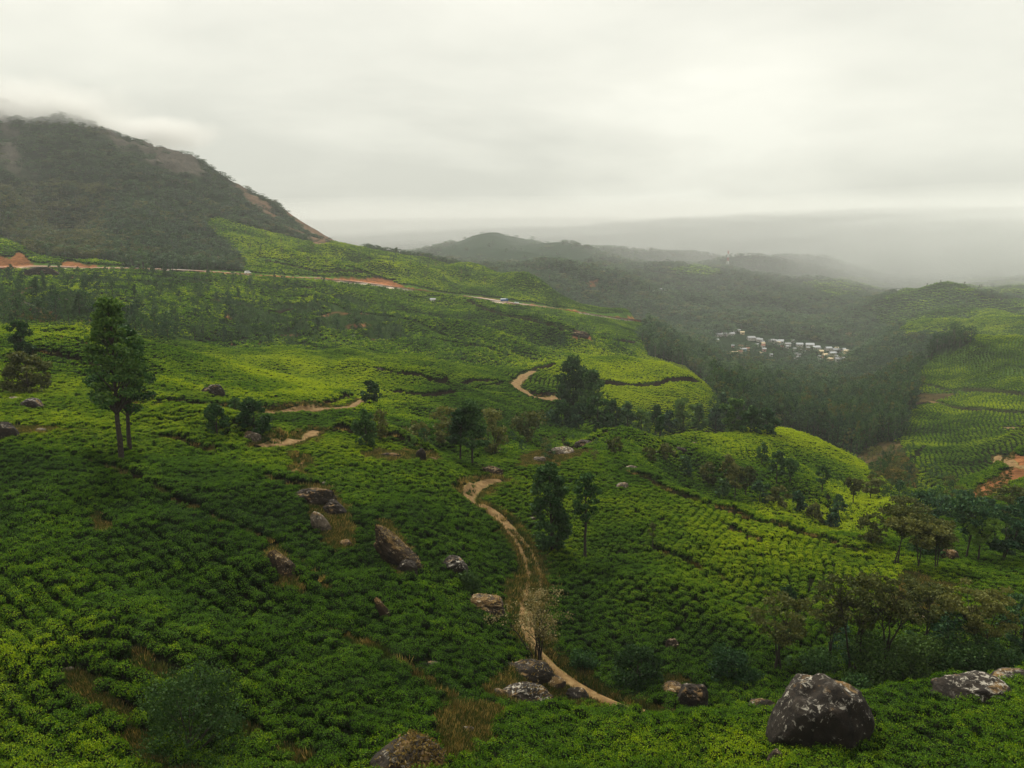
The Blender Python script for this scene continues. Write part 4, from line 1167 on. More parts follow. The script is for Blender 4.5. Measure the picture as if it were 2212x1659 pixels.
mid = [(1645, 1008, 955, 30, M_DARK, .3), (1676, 1050, 974, 40, M_DARK, .35), (1706, 1046, 990, 34, M_DARK, .35), (1776, 1066, 1006, 30, M_DARK, .4), (1587, 1082, 1000, 34, M_OLIVE, .4), (1425, 952, 896, 26, M_DARK, .4), (1842, 1092, 1034, 36, M_OLIVE, .4), (1880, 1082, 1028, 40, M_OLIVE, .35), (1570, 1050, 985, 38, M_OLIVE, .3), (1530, 1050, 1000, 44, M_OLIVE, .2), (1610, 1075, 1010, 40, M_OLIVE, .3), (1680, 1100, 1050, 46, M_OLIVE, .15), (1720, 1110, 1060, 40, M_FOREST, .1), (1480, 1030, 985, 40, M_FOREST, .1), (1440, 1000, 960, 40, M_OLIVE, .1), (1400, 1000, 965, 36, M_OLIVE, .1), (1760, 1130, 1085, 40, M_OLIVE, .1), (1810, 1120, 1070, 36, M_FOREST, .15), (1330, 985, 945, 40, M_OLIVE, .1), (1640, 1090, 1040, 40, M_FOREST, .1), (1800, 1145, 1110, 40, M_FOREST, .05), (1560, 1080, 1035, 36, M_FOREST, .1)]
ml = ['topmost small dark tree on the striped middle hill', 'tallest dark tree on the striped middle hill', 'dark tree just right of the tallest one on the striped hill', 'lone dark tree on the sunny flank of the striped hill', 'thin brownish tree left on the striped middle hill', 'small dark tree standing on the middle hill crest', 'loose tree low on the striped hill near its right foot', 'flat topped tree at the right foot of the striped hill', 'brownish tree in the hollow left of the striped hill', 'broad loose tree in the hollow above the gridded field', 'olive tree between the hollow and the striped hill', 'low olive tree below the tallest dark tree', 'dark low tree right of the low olive tree', 'shrubby tree above the upper edge of the gridded field', 'olive shrub tree near the dark crest stones', 'small olive tree beyond the lone pinkish boulder', 'olive tree close under the foot of the striped hill', 'dark small tree on the lower flank of the striped hill', 'shrubby olive tree right of the sandy outcrop', 'dark tree low in the hollow of the striped hill', 'dark tree in the notch beyond the gridded field crest', 'dark shrubby tree low behind the gridded field crest']
for i, ((x, y, ty, wd, mt_, bf), lab) in enumerate(zip(mid, ml)):
    place(x, y, ty, wd, ['oak', 'oak', 'umbrella', 'round'][i % 4], mt_, lab, 'hill_tree', bf, .9, dmin=150 if x > 1500 else 125, npuff=16, seed=300 + i, group='trees on the striped middle hill')
# brown flat-topped trees lower right
br = [(1935, 1222, 1100, 96, M_OLIVE, .42, 2, 'flat topped brown tree left in the clump beside the pale green tree'), (1982, 1258, 1118, 104, M_OLIVE, .42, 2, 'flat topped brown tree with two bare trunks in the right hand clump'), (2022, 1240, 1125, 84, M_OLIVE, .35, 2, 'brown tree on the right of the flat topped clump'),
      (2112, 1212, 1118, 62, M_LIGHT, .25, 1, 'only pale green tree among the dark trees at the right'), (2080, 1205, 1075, 90, M_FOREST, .25, 2, 'dark tree left behind the pale green tree'), (2160, 1212, 1085, 90, M_FOREST, .2, 2, 'dark tree right behind the pale green tree'), (2205, 1190, 1080, 80, M_FOREST, .2, 2, 'dark tree at the right edge above the tea field'),
      (2010, 1130, 1070, 90, M_FOREST, .1, 2, 'olive crown low in the valley fold left of the red slip'), (1950, 1130, 1078, 90, M_OLIVE, .1, 2, 'brown crown in the valley fold below the striped hill'), (2075, 1125, 1065, 80, M_FOREST, .1, 2, 'olive crown just under the red slip'), (2120, 1110, 1075, 60, M_FOREST, .1, 1, 'small dark crown at the toe of the red slip'), (2190, 1120, 1050, 80, M_OLIVE, .15, 1, 'olive tree right of the red slip'),
      (1880, 1180, 1105, 60, M_OLIVE, .2, 2, 'small brown tree where the gridded field meets the fold'),
      (1845, 1452, 1262, 120, M_OLIVE, .32, 3, 'branching brown tree over the huge lichen boulder'), (1908, 1452, 1232, 120, M_OLIVE, .40, 3, 'tallest brown flat topped tree over the huge boulder'), (1790, 1440, 1290, 70, M_OLIVE, .4, 2, 'slim brown tree left of the branching one above the huge boulder'), (1672, 1452, 1300, 130, M_OLIVE, .22, 4, 'airy many stemmed olive tree left above the huge boulder'),
      (1995, 1400, 1268, 96, M_OLIVE, .3, 3, 'brown tree right of the tallest flat topped one'), (2108, 1440, 1262, 120, M_OLIVE, .25, 4, 'airy olive tree above the lower right corner rocks'), (2200, 1430, 1290, 90, M_FOREST, .2, 3, 'dark airy tree at the right edge above the corner rocks'), (2050, 1440, 1330, 90, M_FOREST, .1, 3, 'low dark tree between the brown tree and the airy olive tree')]
for i, (x, y, ty, wd, mt_, bf, st, lab) in enumerate(br):
    near_ = y > 1350
    place(x, y, ty, wd, 'umbrella' if bf > .2 else 'round', mt_, lab, 'flat_topped_tree' if bf > .2 else 'round_tree', bf + (.16 if bf > .2 else 0), .58 if near_ else .75, st, dmin=66 if near_ else 95, npuff=54 if near_ else 36, seed=500 + i, flat=.38, csf=.8, pf=.62 if near_ else .8)
place(1160, 1432, 1282, 108, 'umbrella', M_TWIG, 'branchy almost leafless shrub standing on the edge of the track', 'branchy_shrub', .30, .22, 5, dmin=60, npuff=40, csf=.6, cat='shrub', bark=M_BARK)
# feathery dark shrubs
for (x, y, ty, wd, lab, dm) in [(410, 1640, 1485, 230, 'large dark feathery shrub in the lower left corner slope', 36), (1372, 1482, 1412, 110, 'dark feathery shrub left of the dark block shaped boulder', 60), (1262, 1448, 1408, 64, 'rounded bush between the branchy shrub and the narrow footpath', 60), (1900, 1462, 1390, 150, 'deep green thicket under the brown flat topped trees', 60), (1990, 1452, 1385, 120, 'dark thicket right of the deep green thicket', 60), (2090, 1462, 1390, 130, 'thicket under the airy olive tree', 60), (1590, 1475, 1410, 100, 'dark shrub between the gridded field and the huge boulder', 60),
                                (1010, 1275, 1235, 60, 'low feathery bush below the dark boulder with white crown', 66), (2000, 1200, 1165, 60, 'shrub under the flat topped clump', 95), (1700, 1300, 1270, 40, 'round dark bush inside the gridded field', 70), (1770, 1452, 1415, 90, 'low scrub at the back of the huge lichen boulder', 60), (2160, 1452, 1410, 100, 'dark bush behind the rounded pale capped rock', 60), (1850, 1505, 1465, 70, 'scrub on the right shoulder of the huge lichen boulder', 50)]:
    place(x, y, ty, wd, 'bush', M_FERN if 'feather' in lab or 'thicket' in lab else M_DARK, lab, 'shrub', 0.0, 1.5, 3, dmin=dm, npuff=44, flat=.8, csf=.75, cat='shrub')
print('hero trees', round(time.time() - T0, 1))

# ------------------------------------------------------------------ tea bushes
def bush_mesh(seed, lod):
    rng = np.random.default_rng(seed)
    sub, k, cs = {0: (2, 300, .125), 1: (1, 85, .25), 2: (1, 26, .52)}[lod]
    V, F = ICO[sub]
    core = V * [.56, .56, .40] * (1 + n3(V, 1.6, seed)[:, None] * .35)
    core[:, 2] = np.maximum(core[:, 2], -.28) + .36
    # stems and a skirt, its shade under the plucking table put into leaf colour
    th = rng.uniform(0, 2 * math.pi, k); u = rng.uniform(0, 1, k) ** .5
    lob = 1 + .16 * np.sin(th * 3 + seed) + .13 * np.sin(th * 5 + seed * 2) + rng.normal(0, .07, k)
    ph = rng.uniform(-.25, 1, k)
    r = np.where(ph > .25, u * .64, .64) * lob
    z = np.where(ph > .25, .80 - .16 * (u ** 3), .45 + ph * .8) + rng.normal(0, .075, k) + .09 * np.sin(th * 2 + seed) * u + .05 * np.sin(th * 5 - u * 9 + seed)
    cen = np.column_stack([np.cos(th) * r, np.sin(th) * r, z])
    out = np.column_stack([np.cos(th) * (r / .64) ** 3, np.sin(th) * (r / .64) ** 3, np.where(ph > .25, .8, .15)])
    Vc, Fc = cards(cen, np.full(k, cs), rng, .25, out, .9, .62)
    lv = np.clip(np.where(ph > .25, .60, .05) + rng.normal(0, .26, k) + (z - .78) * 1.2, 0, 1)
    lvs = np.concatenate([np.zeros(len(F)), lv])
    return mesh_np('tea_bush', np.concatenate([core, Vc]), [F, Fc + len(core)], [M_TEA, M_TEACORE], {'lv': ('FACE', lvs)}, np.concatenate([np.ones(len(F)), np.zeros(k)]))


NV = {0: 6, 1: 5, 2: 4}
BUSH = {lod: [bush_mesh(11 + lod * 20 + i, lod) for i in range(n_)] for lod, n_ in NV.items()}

# fields: two picture points along a row, spacing along, spacing across, nearest distance
SEEDS = [
    ((250, 1150), (400, 1215), 0.54, 1.11, 45), ((600, 1300), (740, 1380), 0.54, 1.11, 45), ((350, 1480), (500, 1560), 0.54, 1.11, 36), ((120, 1600), (240, 1650), 0.54, 1.11, 36), ((800, 1500), (930, 1560), 0.67, 0.94, 36),
    ((150, 960), (300, 985), 0.69, 1.06, 80), ((450, 1020), (600, 1060), 0.58, 1.08, 70), ((850, 1040), (980, 1070), 0.66, 1.05, 80), ((900, 1180), (1040, 1240), 0.56, 1.09, 60), ((760, 1120), (860, 1160), 0.67, 0.94, 60),
    ((1350, 1600), (1600, 1580), 0.64, 0.97, 36), ((2050, 1600), (2180, 1540), 0.67, 0.92, 36), ((1750, 1650), (1900, 1620), 0.67, 0.92, 34),
    ((1520, 1160), (1455, 1235), 0.64, 1.06, 80), ((1700, 1190), (1680, 1270), 0.64, 1.06, 80), ((1350, 1300), (1275, 1350), 0.67, 1.05, 60), ((1560, 1330), (1480, 1400), 0.67, 1.06, 60), ((1250, 1120), (1180, 1160), 0.67, 0.89, 90), ((1400, 1060), (1340, 1090), 0.64, 0.94, 100),
    ((2130, 1260), (2200, 1275), 0.70, 0.84, 70), ((1850, 1250), (1840, 1310), 0.64, 0.94, 80),
    ((100, 800), (260, 815), 0.92, 1.20, 130), ((500, 800), (650, 850), 0.92, 1.24, 150), ((650, 765), (800, 772), 0.96, 1.28, 250), ((700, 940), (840, 960), 0.70, 0.84, 110), ((1000, 810), (1080, 812), 0.96, 1.36, 260), ((900, 900), (1050, 900), 0.96, 1.36, 150),
    ((1780, 960), (1840, 1030), 0.88, 1.44, 190), ((1600, 960), (1660, 1010), 0.88, 1.44, 190), ((1450, 960), (1600, 960), 0.96, 1.28, 170),
    ((1420, 800), (1470, 812), 0.96, 1.84, 380), ((1200, 820), (1180, 835), 0.96, 1.84, 280), ((1430, 870), (1480, 868), 0.96, 1.84, 300), ((1500, 800), (1460, 830), 0.96, 1.92, 390),
    ((2120, 820), (2120, 840), 1.04, 2.00, 420), ((2100, 910), (2100, 930), 1.04, 1.92, 330), ((2080, 980), (2080, 1010), 0.96, 1.76, 230), ((2150, 1120), (2200, 1090), 0.88, 1.36, 130), ((2120, 725), (2180, 724), 2, 3, 900), ((10, 530), (30, 535), 2, 3, 620), ((150, 600), (220, 602), 2, 3, 430), ((120, 680), (200, 684), 1.6, 2.2, 260), ((700, 560), (760, 572), 2.2, 3.4, 800),
    ((1000, 700), (1100, 715), 2, 3, 500), ((800, 580), (900, 590), 2.2, 3.4, 850), ((500, 680), (560, 690), 2, 3, 400), ((1200, 720), (1300, 740), 2, 3, 500),
]
sd = []
for p1, p2, al, ac, dm in SEEDS:
    w1 = hit(*p1, dm); w2 = hit(*p2, dm)
    d = np.array([w2.x - w1.x, w2.y - w1.y]); d /= np.linalg.norm(d) + 1e-9
    sd.append((w1.x, w1.y, d, al, ac))
SA = np.array([[s[0] / s[1] * 2.2, math.log(s[1])] for s in sd])
rng = np.random.default_rng(4)
bx, by, bdir = [], [], []
for si, (x0, y0, d, al, ac) in enumerate(sd):
    big = al >= 2
    lo, hi = y0 / 2.4, y0 * 2.4
    R = y0 * (1.1 if not big else 1.3)
    R = min(R, 260 if y0 < 500 else 520)
    na, nc = int(R / al), int(R / ac)
    I, J = np.meshgrid(np.arange(-na, na + 1), np.arange(-nc, nc + 1), indexing='ij')
    s_ = I * al + (J % 2) * al * .5 + rng.uniform(-.22, .22, I.shape) * al
    c_ = J * ac + rng.uniform(-.10, .10, I.shape) * ac
    # rows bend with the slope
    bend = (vn(s_ / 24, c_ / 40, 70 + si) - .5) * 9 + (vn(s_ / 9, c_ / 14, 170 + si) - .5) * 2.0
    c2 = c_ + bend
    X = x0 + d[0] * s_ - d[1] * c2; Y = y0 + d[1] * s_ + d[0] * c2
    X = X.ravel(); Y = Y.ravel()
    ok = (Y > 30) & (Y < 1150) & (np.abs(X) < Y * .70 + 6)
    X, Y = X[ok], Y[ok]
    dd = (X[:, None] / Y[:, None] * 2.2 - SA[None, :, 0]) ** 2 + (np.log(Y)[:, None] - SA[None, :, 1]) ** 2
    ok = dd.argmin(1) == si
    X, Y = X[ok], Y[ok]
    bx.append(X); by.append(Y); fac_ = 1.14 if (SEEDS[si][0][0] < 1010 and SEEDS[si][4] < 75) or SEEDS[si][0][1] > 1550 else 1.0
    bdir.append(np.full(len(X), min(.97, max(.64, ac / 1.34)) * (1.06 if fac_ > 1 else 1) if not big else 2.0))
bx = np.concatenate(bx); by = np.concatenate(by); bs = np.concatenate(bdir)
# where nothing may grow
bz = height(bx, by)
bX, bY_ = px(bx, by, bz)
wn = 1.1 * np.clip(3000 / by, 3, 46); wn2 = 1.1 * np.clip(1800 / by, 2, 30)
kb = cls(bX + (fbm(bx / 3.5, by / 3.5, 61, 3) - .5) * wn, bY_ + (fbm(bx / 3.5, by / 3.5, 67, 3) - .5) * wn2, by)
# the scrub keeps tea only in patches
scr = fbm(bx / 26, by / 26, 77, 3)
keep = (kb == 0) | ((kb == 7) & (by < 1150)) | ((kb == 2) & (scr > .41) & (rng.uniform(size=bx.shape) < .9))
keep &= visible(bx, by, 1.3)
keep &= ~lookup(bare_grid, bx, by)
keep &= rng.uniform(size=bx.shape) > .012
bx, by, bz, bs, bX, bY_, kb = [q[keep] for q in (bx, by, bz, bs, bX, bY_, kb)]
far = np.ones(len(bx), bool)
for ln, hw in avoid:
    far &= seg_dist(bx, by, ln) > hw + np.clip(by - 250, 0, 500) * .0035
for rx, ry, rw, rd_, zt in rock_xy:
    far &= ((bx - rx) / (rw * .86)) ** 2 + ((by - ry) / (rd_ * .8)) ** 2 > 1
bx, by, bz, bs, bX, bY_, kb = [q[far] for q in (bx, by, bz, bs, bX, bY_, kb)]
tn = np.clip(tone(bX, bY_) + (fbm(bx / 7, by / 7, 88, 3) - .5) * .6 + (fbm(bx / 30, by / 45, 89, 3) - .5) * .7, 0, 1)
lod = np.where(by < 150, 0, np.where(by < 380, 1, 2))
scl = rng.uniform(.84, 1.12, len(bx)) * bs * (1 + np.clip(by - 380, 0, 400) * .0006)
sz = rng.uniform(.85, 1.40, len(bx)) * (1 + (fbm(bx / 2.8, by / 2.8, 15, 2) - .5) * .5) * np.where(bs > 1.5, .80, 1.0)
rz = rng.uniform(0, 2 * math.pi, len(bx))
jz = rng.uniform(-.14, .10, len(bx))
# tilt with the slope
e_ = .8
sxl = (height(bx + e_, by) - bz) / e_; syl = (height(bx, by + e_) - bz) / e_
inframe = (bX > 4) & (bX < 2208) & (bY_ < 1655) & (bY_ > 0)
order = np.argsort(np.where(inframe, by, 1e9))
single = order[:290]
mask = np.zeros(len(bx), bool); mask[single] = True
names_side = lambda x, y: ('beside the grass capped boulder' if 760 < x < 1060 else 'on the slope around the dark feathery shrub' if x <= 560 else 'between the dark feathery shrub and the grass capped boulder' if x <= 760 else 'on the low crest between the grass capped and the lichen boulder' if x < 1640 else 'in front of the huge lichen boulder' if x < 1860 else 'in the lower right corner')
for i in single:
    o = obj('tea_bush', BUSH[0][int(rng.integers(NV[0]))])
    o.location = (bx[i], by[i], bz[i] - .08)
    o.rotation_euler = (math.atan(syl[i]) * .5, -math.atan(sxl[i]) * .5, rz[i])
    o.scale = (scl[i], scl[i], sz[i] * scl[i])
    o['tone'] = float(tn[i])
    zone = names_side(bX[i], bY_[i])
    tag(o, 'leafy green tea bush ' + zone, 'tea bush', 'plucked tea bushes ' + zone)


# one object of points that carries everything nobody would count, through an instancing node tree
def scatter(name, label, loc, rot, scl3, vi, tn_, variants, kind='stuff'):
    pc = bpy.data.meshes.new(name)
    pc.vertices.add(len(loc)); pc.vertices.foreach_set('co', np.ascontiguousarray(loc, dtype=np.float32).ravel())
    for k, v, ty in (('rot', rot, 'FLOAT_VECTOR'), ('scl', scl3, 'FLOAT_VECTOR'), ('tone', tn_, 'FLOAT')):
        q = pc.attributes.new(k, ty, 'POINT'); q.data.foreach_set('vector' if ty == 'FLOAT_VECTOR' else 'value', np.ascontiguousarray(v, dtype=np.float32).ravel())
    q = pc.attributes.new('vi', 'INT', 'POINT'); q.data.foreach_set('value', np.ascontiguousarray(vi, dtype=np.int32))
    o = obj(name, pc); tag(o, label, kind=kind)
    src = bpy.data.collections.new(name + '_shapes')
    for i, me in enumerate(variants):
        so = bpy.data.objects.new(f'{name}_shape_{i:02d}', me); src.objects.link(so)
    ng = bpy.data.node_groups.new(name + '_nodes', 'GeometryNodeTree')
    ng.interface.new_socket('Geometry', in_out='INPUT', socket_type='NodeSocketGeometry')
    ng.interface.new_socket('Geometry', in_out='OUTPUT', socket_type='NodeSocketGeometry')
    gi = ng.nodes.new('NodeGroupInput'); go = ng.nodes.new('NodeGroupOutput')
    ip = ng.nodes.new('GeometryNodeInstanceOnPoints'); ci = ng.nodes.new('GeometryNodeCollectionInfo')
    ci.inputs['Collection'].default_value = src; ci.inputs['Separate Children'].default_value = True; ci.inputs['Reset Children'].default_value = True
    ng.links.new(gi.outputs[0], ip.inputs['Points']); ng.links.new(ci.outputs[0], ip.inputs['Instance'])
    ip.inputs['Pick Instance'].default_value = True

    def na(nm, ty):
        a = ng.nodes.new('GeometryNodeInputNamedAttribute'); a.data_type = ty; a.inputs[0].default_value = nm
        return a.outputs[0]
    ng.links.new(na('vi', 'INT'), ip.inputs['Instance Index'])
    er = ng.nodes.new('FunctionNodeEulerToRotation'); ng.links.new(na('rot', 'FLOAT_VECTOR'), er.inputs[0]); ng.links.new(er.outputs[0], ip.inputs['Rotation'])
    ng.links.new(na('scl', 'FLOAT_VECTOR'), ip.inputs['Scale'])
    ng.links.new(ip.outputs[0], go.inputs[0])
    md = o.modifiers.new('scatter', 'NODES'); md.node_group = ng
    return o


r_ = ~mask
basei = np.where(lod == 0, 0, np.where(lod == 1, NV[0], NV[0] + NV[1]))
cnt = np.where(lod == 0, NV[0], np.where(lod == 1, NV[1], NV[2]))
vi = basei + (rng.uniform(size=len(bx)) * cnt).astype(int)
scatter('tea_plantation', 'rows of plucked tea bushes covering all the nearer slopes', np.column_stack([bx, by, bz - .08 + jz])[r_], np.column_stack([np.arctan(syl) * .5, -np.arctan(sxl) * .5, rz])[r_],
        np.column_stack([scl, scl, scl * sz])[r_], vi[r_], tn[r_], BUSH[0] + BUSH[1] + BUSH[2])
print('tea', len(bx), [int((lod == k).sum()) for k in (0, 1, 2)], round(time.time() - T0, 1))

# rough weeds, stubble and dry grass on the unplanted patches near the camera
rng = np.random.default_rng(8)
A_ = rng.uniform(-.66, .66, 700000); LD = rng.uniform(math.log(36), math.log(330), 700000)
gyy = np.exp(LD); gxx = A_ * gyy; gzz = height(gxx, gyy); gXX, gYY = px(gxx, gyy, gzz)
k3 = cls(gXX + (fbm(gxx / 3.5, gyy / 3.5, 61, 3) - .5) * 1.1 * np.clip(3000 / gyy, 3, 46), gYY + (fbm(gxx / 3.5, gyy / 3.5, 67, 3) - .5) * 1.1 * np.clip(1800 / gyy, 2, 30), gyy)
nearp = np.zeros(len(gxx), bool)
for ln, hw in avoid[:len(PATHS)]:
    dd = seg_dist(gxx, gyy, ln); nearp |= (dd < hw + .9) & (dd > hw - .75)
ln0 = path_lines[0][3]; cut0 = ln0[int(len(ln0) * .38):int(len(ln0) * .80)]
nearp |= (seg_dist(gxx, gyy, cut0) < .38)
ok = ((k3 == 3) | ((k3 == 4) & (rng.uniform(size=gxx.shape) < .22)) | (nearp & (rng.uniform(size=gxx.shape) < .6))) & visible(gxx, gyy, .6)
gl_ = np.zeros(len(gxx), bool)
for ln, hw in avoid[len(PATHS):]:
    if ln[:, 1].min() < 170: gl_ |= seg_dist(gxx, gyy, ln) < hw
ok |= gl_ & (rng.uniform(size=gxx.shape) < .10) & visible(gxx, gyy, .6)
low0 = ln0[int(len(ln0) * .72):]
ok &= seg_dist(gxx, gyy, low0) > 1.15


def tuft(seed, k, cs, h):
    rng = np.random.default_rng(seed)
    th = rng.uniform(0, 6.28, k); r = rng.uniform(0, .45, k)
    b_ = np.column_stack([np.cos(th) * r, np.sin(th) * r, np.zeros(k)])
    d = np.column_stack([np.cos(th) * rng.uniform(0, .5, k), np.sin(th) * rng.uniform(0, .5, k), np.ones(k)]) * (h * rng.uniform(.5, 1.2, k))[:, None]
    s = rng.normal(size=(k, 3)); s[:, 2] = 0; s /= np.linalg.norm(s, axis=1, keepdims=True)
    V = np.stack([b_ - s * cs * .5, b_ + s * cs * .5, b_ + d], 1).reshape(-1, 3)
    return V, np.arange(k * 3).reshape(k, 3), rng.uniform(0, 1, k)


tv = []
for i, mt_ in enumerate((M_DRY, M_DRY, M_OLIVE, M_FERN)):
    V, F, lv = tuft(i, 46, .07, .34)
    tv.append(mesh_np('tuft', V, F, [mt_], {'lv': ('FACE', lv)}))
n_ = int(ok.sum())
s3 = rng.uniform(.7, 1.5, n_)
scatter('dry_grass', 'tufts of dry grass and weeds on bare patches and track edges', np.column_stack([gxx, gyy, gzz + .02])[ok], np.column_stack([np.zeros(n_), np.zeros(n_), rng.uniform(0, 6.28, n_)]), np.column_stack([s3, s3, s3]), rng.choice(4, n_, p=[.2, .14, .36, .30]), rng.uniform(0, 1, n_), tv)

# ------------------------------------------------------------------ forest, scrub and shade trees
FV = []
for i in range(7):
    shape = ['oak', 'round', 'oak', 'umbrella', 'cone', 'round', 'oak'][i]
    FV.append(tree_meshes(700 + i, 1.0 * 14, [6.5, 7.5, 5.5, 8.0, 5.0, 7.0, 6.0][i], [.16, .06, .22, .34, .08, .05, .2][i], shape, 330, .85, [M_FOREST, M_FOREST, M_DARK, M_OLIVE, M_DARK, M_FOREST, M_OLIVE][i], M_BARK if i % 3 else M_PALEBARK, npuff=14, flat=.75))


def merged(pair, name):
    """trunk and crown in one mesh, for trees too far to show parts"""
    t, c = pair
    Vt = np.zeros(len(t.vertices) * 3, np.float32); t.vertices.foreach_get('co', Vt)
    Vc = np.zeros(len(c.vertices) * 3, np.float32); c.vertices.foreach_get('co', Vc)
    Ft = np.zeros(len(t.loops), np.int32); t.loops.foreach_get('vertex_index', Ft)
    Fc = np.zeros(len(c.loops), np.int32); c.loops.foreach_get('vertex_index', Fc)
    nt_ = len(Vt) // 3
    lv = np.zeros(len(c.polygons), np.float32); c.attributes['lv'].data.foreach_get('value', lv)
    F = np.concatenate([Ft.reshape(-1, 4), Fc.reshape(-1, 4) + nt_])
    mi = np.concatenate([np.ones(len(Ft) // 4), np.zeros(len(Fc) // 4)])
    return mesh_np(name, np.concatenate([Vt, Vc]).reshape(-1, 3), F, [c.materials[0], t.materials[0]], {'lv': ('FACE', np.concatenate([np.zeros(len(Ft) // 4), lv]))}, mi)


FM = [merged(p, 'forest_tree') for p in FV]
SV = []
for i in range(6):
    SV.append(tree_meshes(760 + i, 7.0, [6.2, 5.2, 6.6, 4.6, 7.0, 5.8][i], [.06, .12, .03, .15, .22, .05][i], ['round', 'oak', 'bush', 'cone', 'umbrella', 'oak'][i], 420, .62, [M_OAK, M_DARK, M_FOREST, M_DARK, M_OLIVE, M_FOREST][i], M_BARK, npuff=16, flat=.8))
SM = [merged(p, 'brush') for p in SV]
step = 1 / 120.0
ia = np.arange(-.70, .70, step); il = np.arange(math.log(262), math.log(4200), step)
AA, LL = np.meshgrid(ia, il, indexing='ij')
AA = (AA + rng.uniform(-.45, .45, AA.shape) * step).ravel(); LL = (LL + rng.uniform(-.45, .45, LL.shape) * step).ravel()
fy = np.exp(LL); fx = AA * fy; fz = height(fx, fy); fX, fYp = px(fx, fy, fz)
fk = cls(fX, fYp, fy)
town = inpoly(fX, fYp, TOWN) & (fy > 900) & (fy < 1500)
rkm = lookup(rockmask, fx, fy)
pk = (fk == 1) & (rng.uniform(size=fx.shape) > rkm * 1.15) & ~lookup(bare_grid, fx, fy)
pk &= ~(town & (rng.uniform(size=fx.shape) < .88))
pk |= (fk == 6) & (rng.uniform(size=fx.shape) < .04)
pk &= (fbm(fx / 45, fy / 45, 19, 3) > .33) | (rng.uniform(size=fx.shape) < .55)
pk &= seg_dist(fx, fy, road_ln) > 9
pk &= visible(fx, fy, 15)
pk &= ~((fy > 560) & (fy < 1100) & (fYp > 590) & (fX < 540))
fx, fy, fz, fX, fYp = [q[pk] for q in (fx, fy, fz, fX, fYp)]
space = fy / 120
hgt = np.clip(rng.normal(1, .18, len(fx)), .6, 1.5) * np.interp(fy, [260, 450, 700, 1100, 1600, 4000], [11, 15, 12, 9, 9, 11])
mtn = (fX < 720) & (fy > 630)
hgt = np.where(mtn, hgt * np.where(fy > 1100, .62, .60), hgt)
wsc = np.clip(space * 1.7 / 6.5, .62, 4) * rng.uniform(.85, 1.25, len(fx))
wsc = np.where(mtn, wsc * .92, wsc)
fvi = rng.choice(7, len(fx), p=[.26, .20, .18, .05, .14, .14, .03])
brown = mtn & (fx < -250) & (fYp > 395) & (fX < 230) & (rng.uniform(size=len(fx)) < .6)
fvi = np.where(brown, np.where(rng.uniform(size=len(fx)) < .5, 3, 6), fvi)
shown = visible(fx, fy, 3) & (fX > 2) & (fX < 2210)
val = (fX > 1180) & (fy < 1120)
cand = np.nonzero(val & shown)[0]
cand = cand[np.argsort(fy[cand])][:230]
sel = np.zeros(len(fx), bool); sel[cand] = True
zone_f = lambda x, d: ('right of the grove at the foot of the middle crest' if x < 1720 and d < 420 else 'beside the right hand terraces' if x > 1860 else 'beyond the end of the bright terrace' if d > 560 and x < 1620 else 'in the middle of the dark valley')
for i in cand:
    v = int(fvi[i])
    e = empty('forest_tree', (fx[i], fy[i], fz[i] - .2), rng.uniform(0, 6.28), (wsc[i], wsc[i], hgt[i] / 14))
    z_ = zone_f(fX[i], fy[i])
    form = ['broad dark', 'round dark', 'ragged dark', 'flat topped brownish', 'pointed dark', 'bushy dark', 'ragged brownish'][v]
    tag(e, f'{form} forest tree {z_}', 'tree', f'{form} valley forest trees {z_}')
    obj('trunk', FV[v][0], e); obj('crown', FV[v][1], e)
q = ~sel
scatter('forest', 'dark forest on the mountain, in the valley and over the far hills', np.column_stack([fx, fy, fz - .3])[q], np.column_stack([np.zeros(q.sum()), np.zeros(q.sum()), rng.uniform(0, 6.28, q.sum())]), np.column_stack([wsc, wsc, hgt / 14])[q], fvi[q], np.zeros(q.sum()), FM)
print('forest', len(fx), round(time.time() - T0, 1))


def sprinkle(name, polyD, d0, d1, count, hr, labels, group, variants, seed, widen=1.0, minsep=.011, cat='tree', kfun=None, gap=8, short=False):
    rng = np.random.default_rng(seed)
    a_lo = min(p[0] for p in polyD); a_hi = max(p[0] for p in polyD); b_lo = min(p[1] for p in polyD); b_hi = max(p[1] for p in polyD)
    placed = []; tries = 0; cands = []
    m_ = count * 60
    X = rng.uniform(a_lo, a_hi, m_); Yq = rng.uniform(b_lo, b_hi, m_)
    ok = inpoly(X, Yq, polyD)
    X, Yq = X[ok], Yq[ok]
    for x, y in zip(X, Yq):
        if len(placed) >= count: break
        if kfun is not None and not kfun(x, y, rng): continue
        w_ = hit(x, y, d0)
        if not (d0 < w_.y < d1): continue
        if any((w_.x / w_.y - p[0]) ** 2 + (math.log(w_.y) - p[1]) ** 2 * .5 < minsep ** 2 for p in placed): continue
        if gap and seg_dist(np.array([w_.x]), np.array([w_.y]), road_ln)[0] < gap: continue
        placed.append((w_.x / w_.y, math.log(w_.y)))
        v = int(rng.choice(variants)); H = rng.uniform(*hr)
        s = H / (7 if short else 14)
        e = empty(name, w_ - Vector((0, 0, .1)), rng.uniform(0, 6.28), (s * widen * rng.uniform(.85, 1.25), s * widen * rng.uniform(.85, 1.25), s))
        form = (['round', 'broad', 'low', 'pointed', 'flat topped', 'bushy'] if short else ['broad', 'round', 'ragged', 'flat topped', 'pointed', 'bushy', 'thin'])[v]
        TV = SV if short else FV
        size = 'small' if H < hr[0] + (hr[1] - hr[0]) * .33 else 'middling' if H < hr[0] + (hr[1] - hr[0]) * .67 else 'tall'
        l_ = f'{size} {form} ' + labels(x, y)
        tag(e, l_, cat, group)
        obj('trunk', TV[v][0], e); obj('crown', TV[v][1], e)


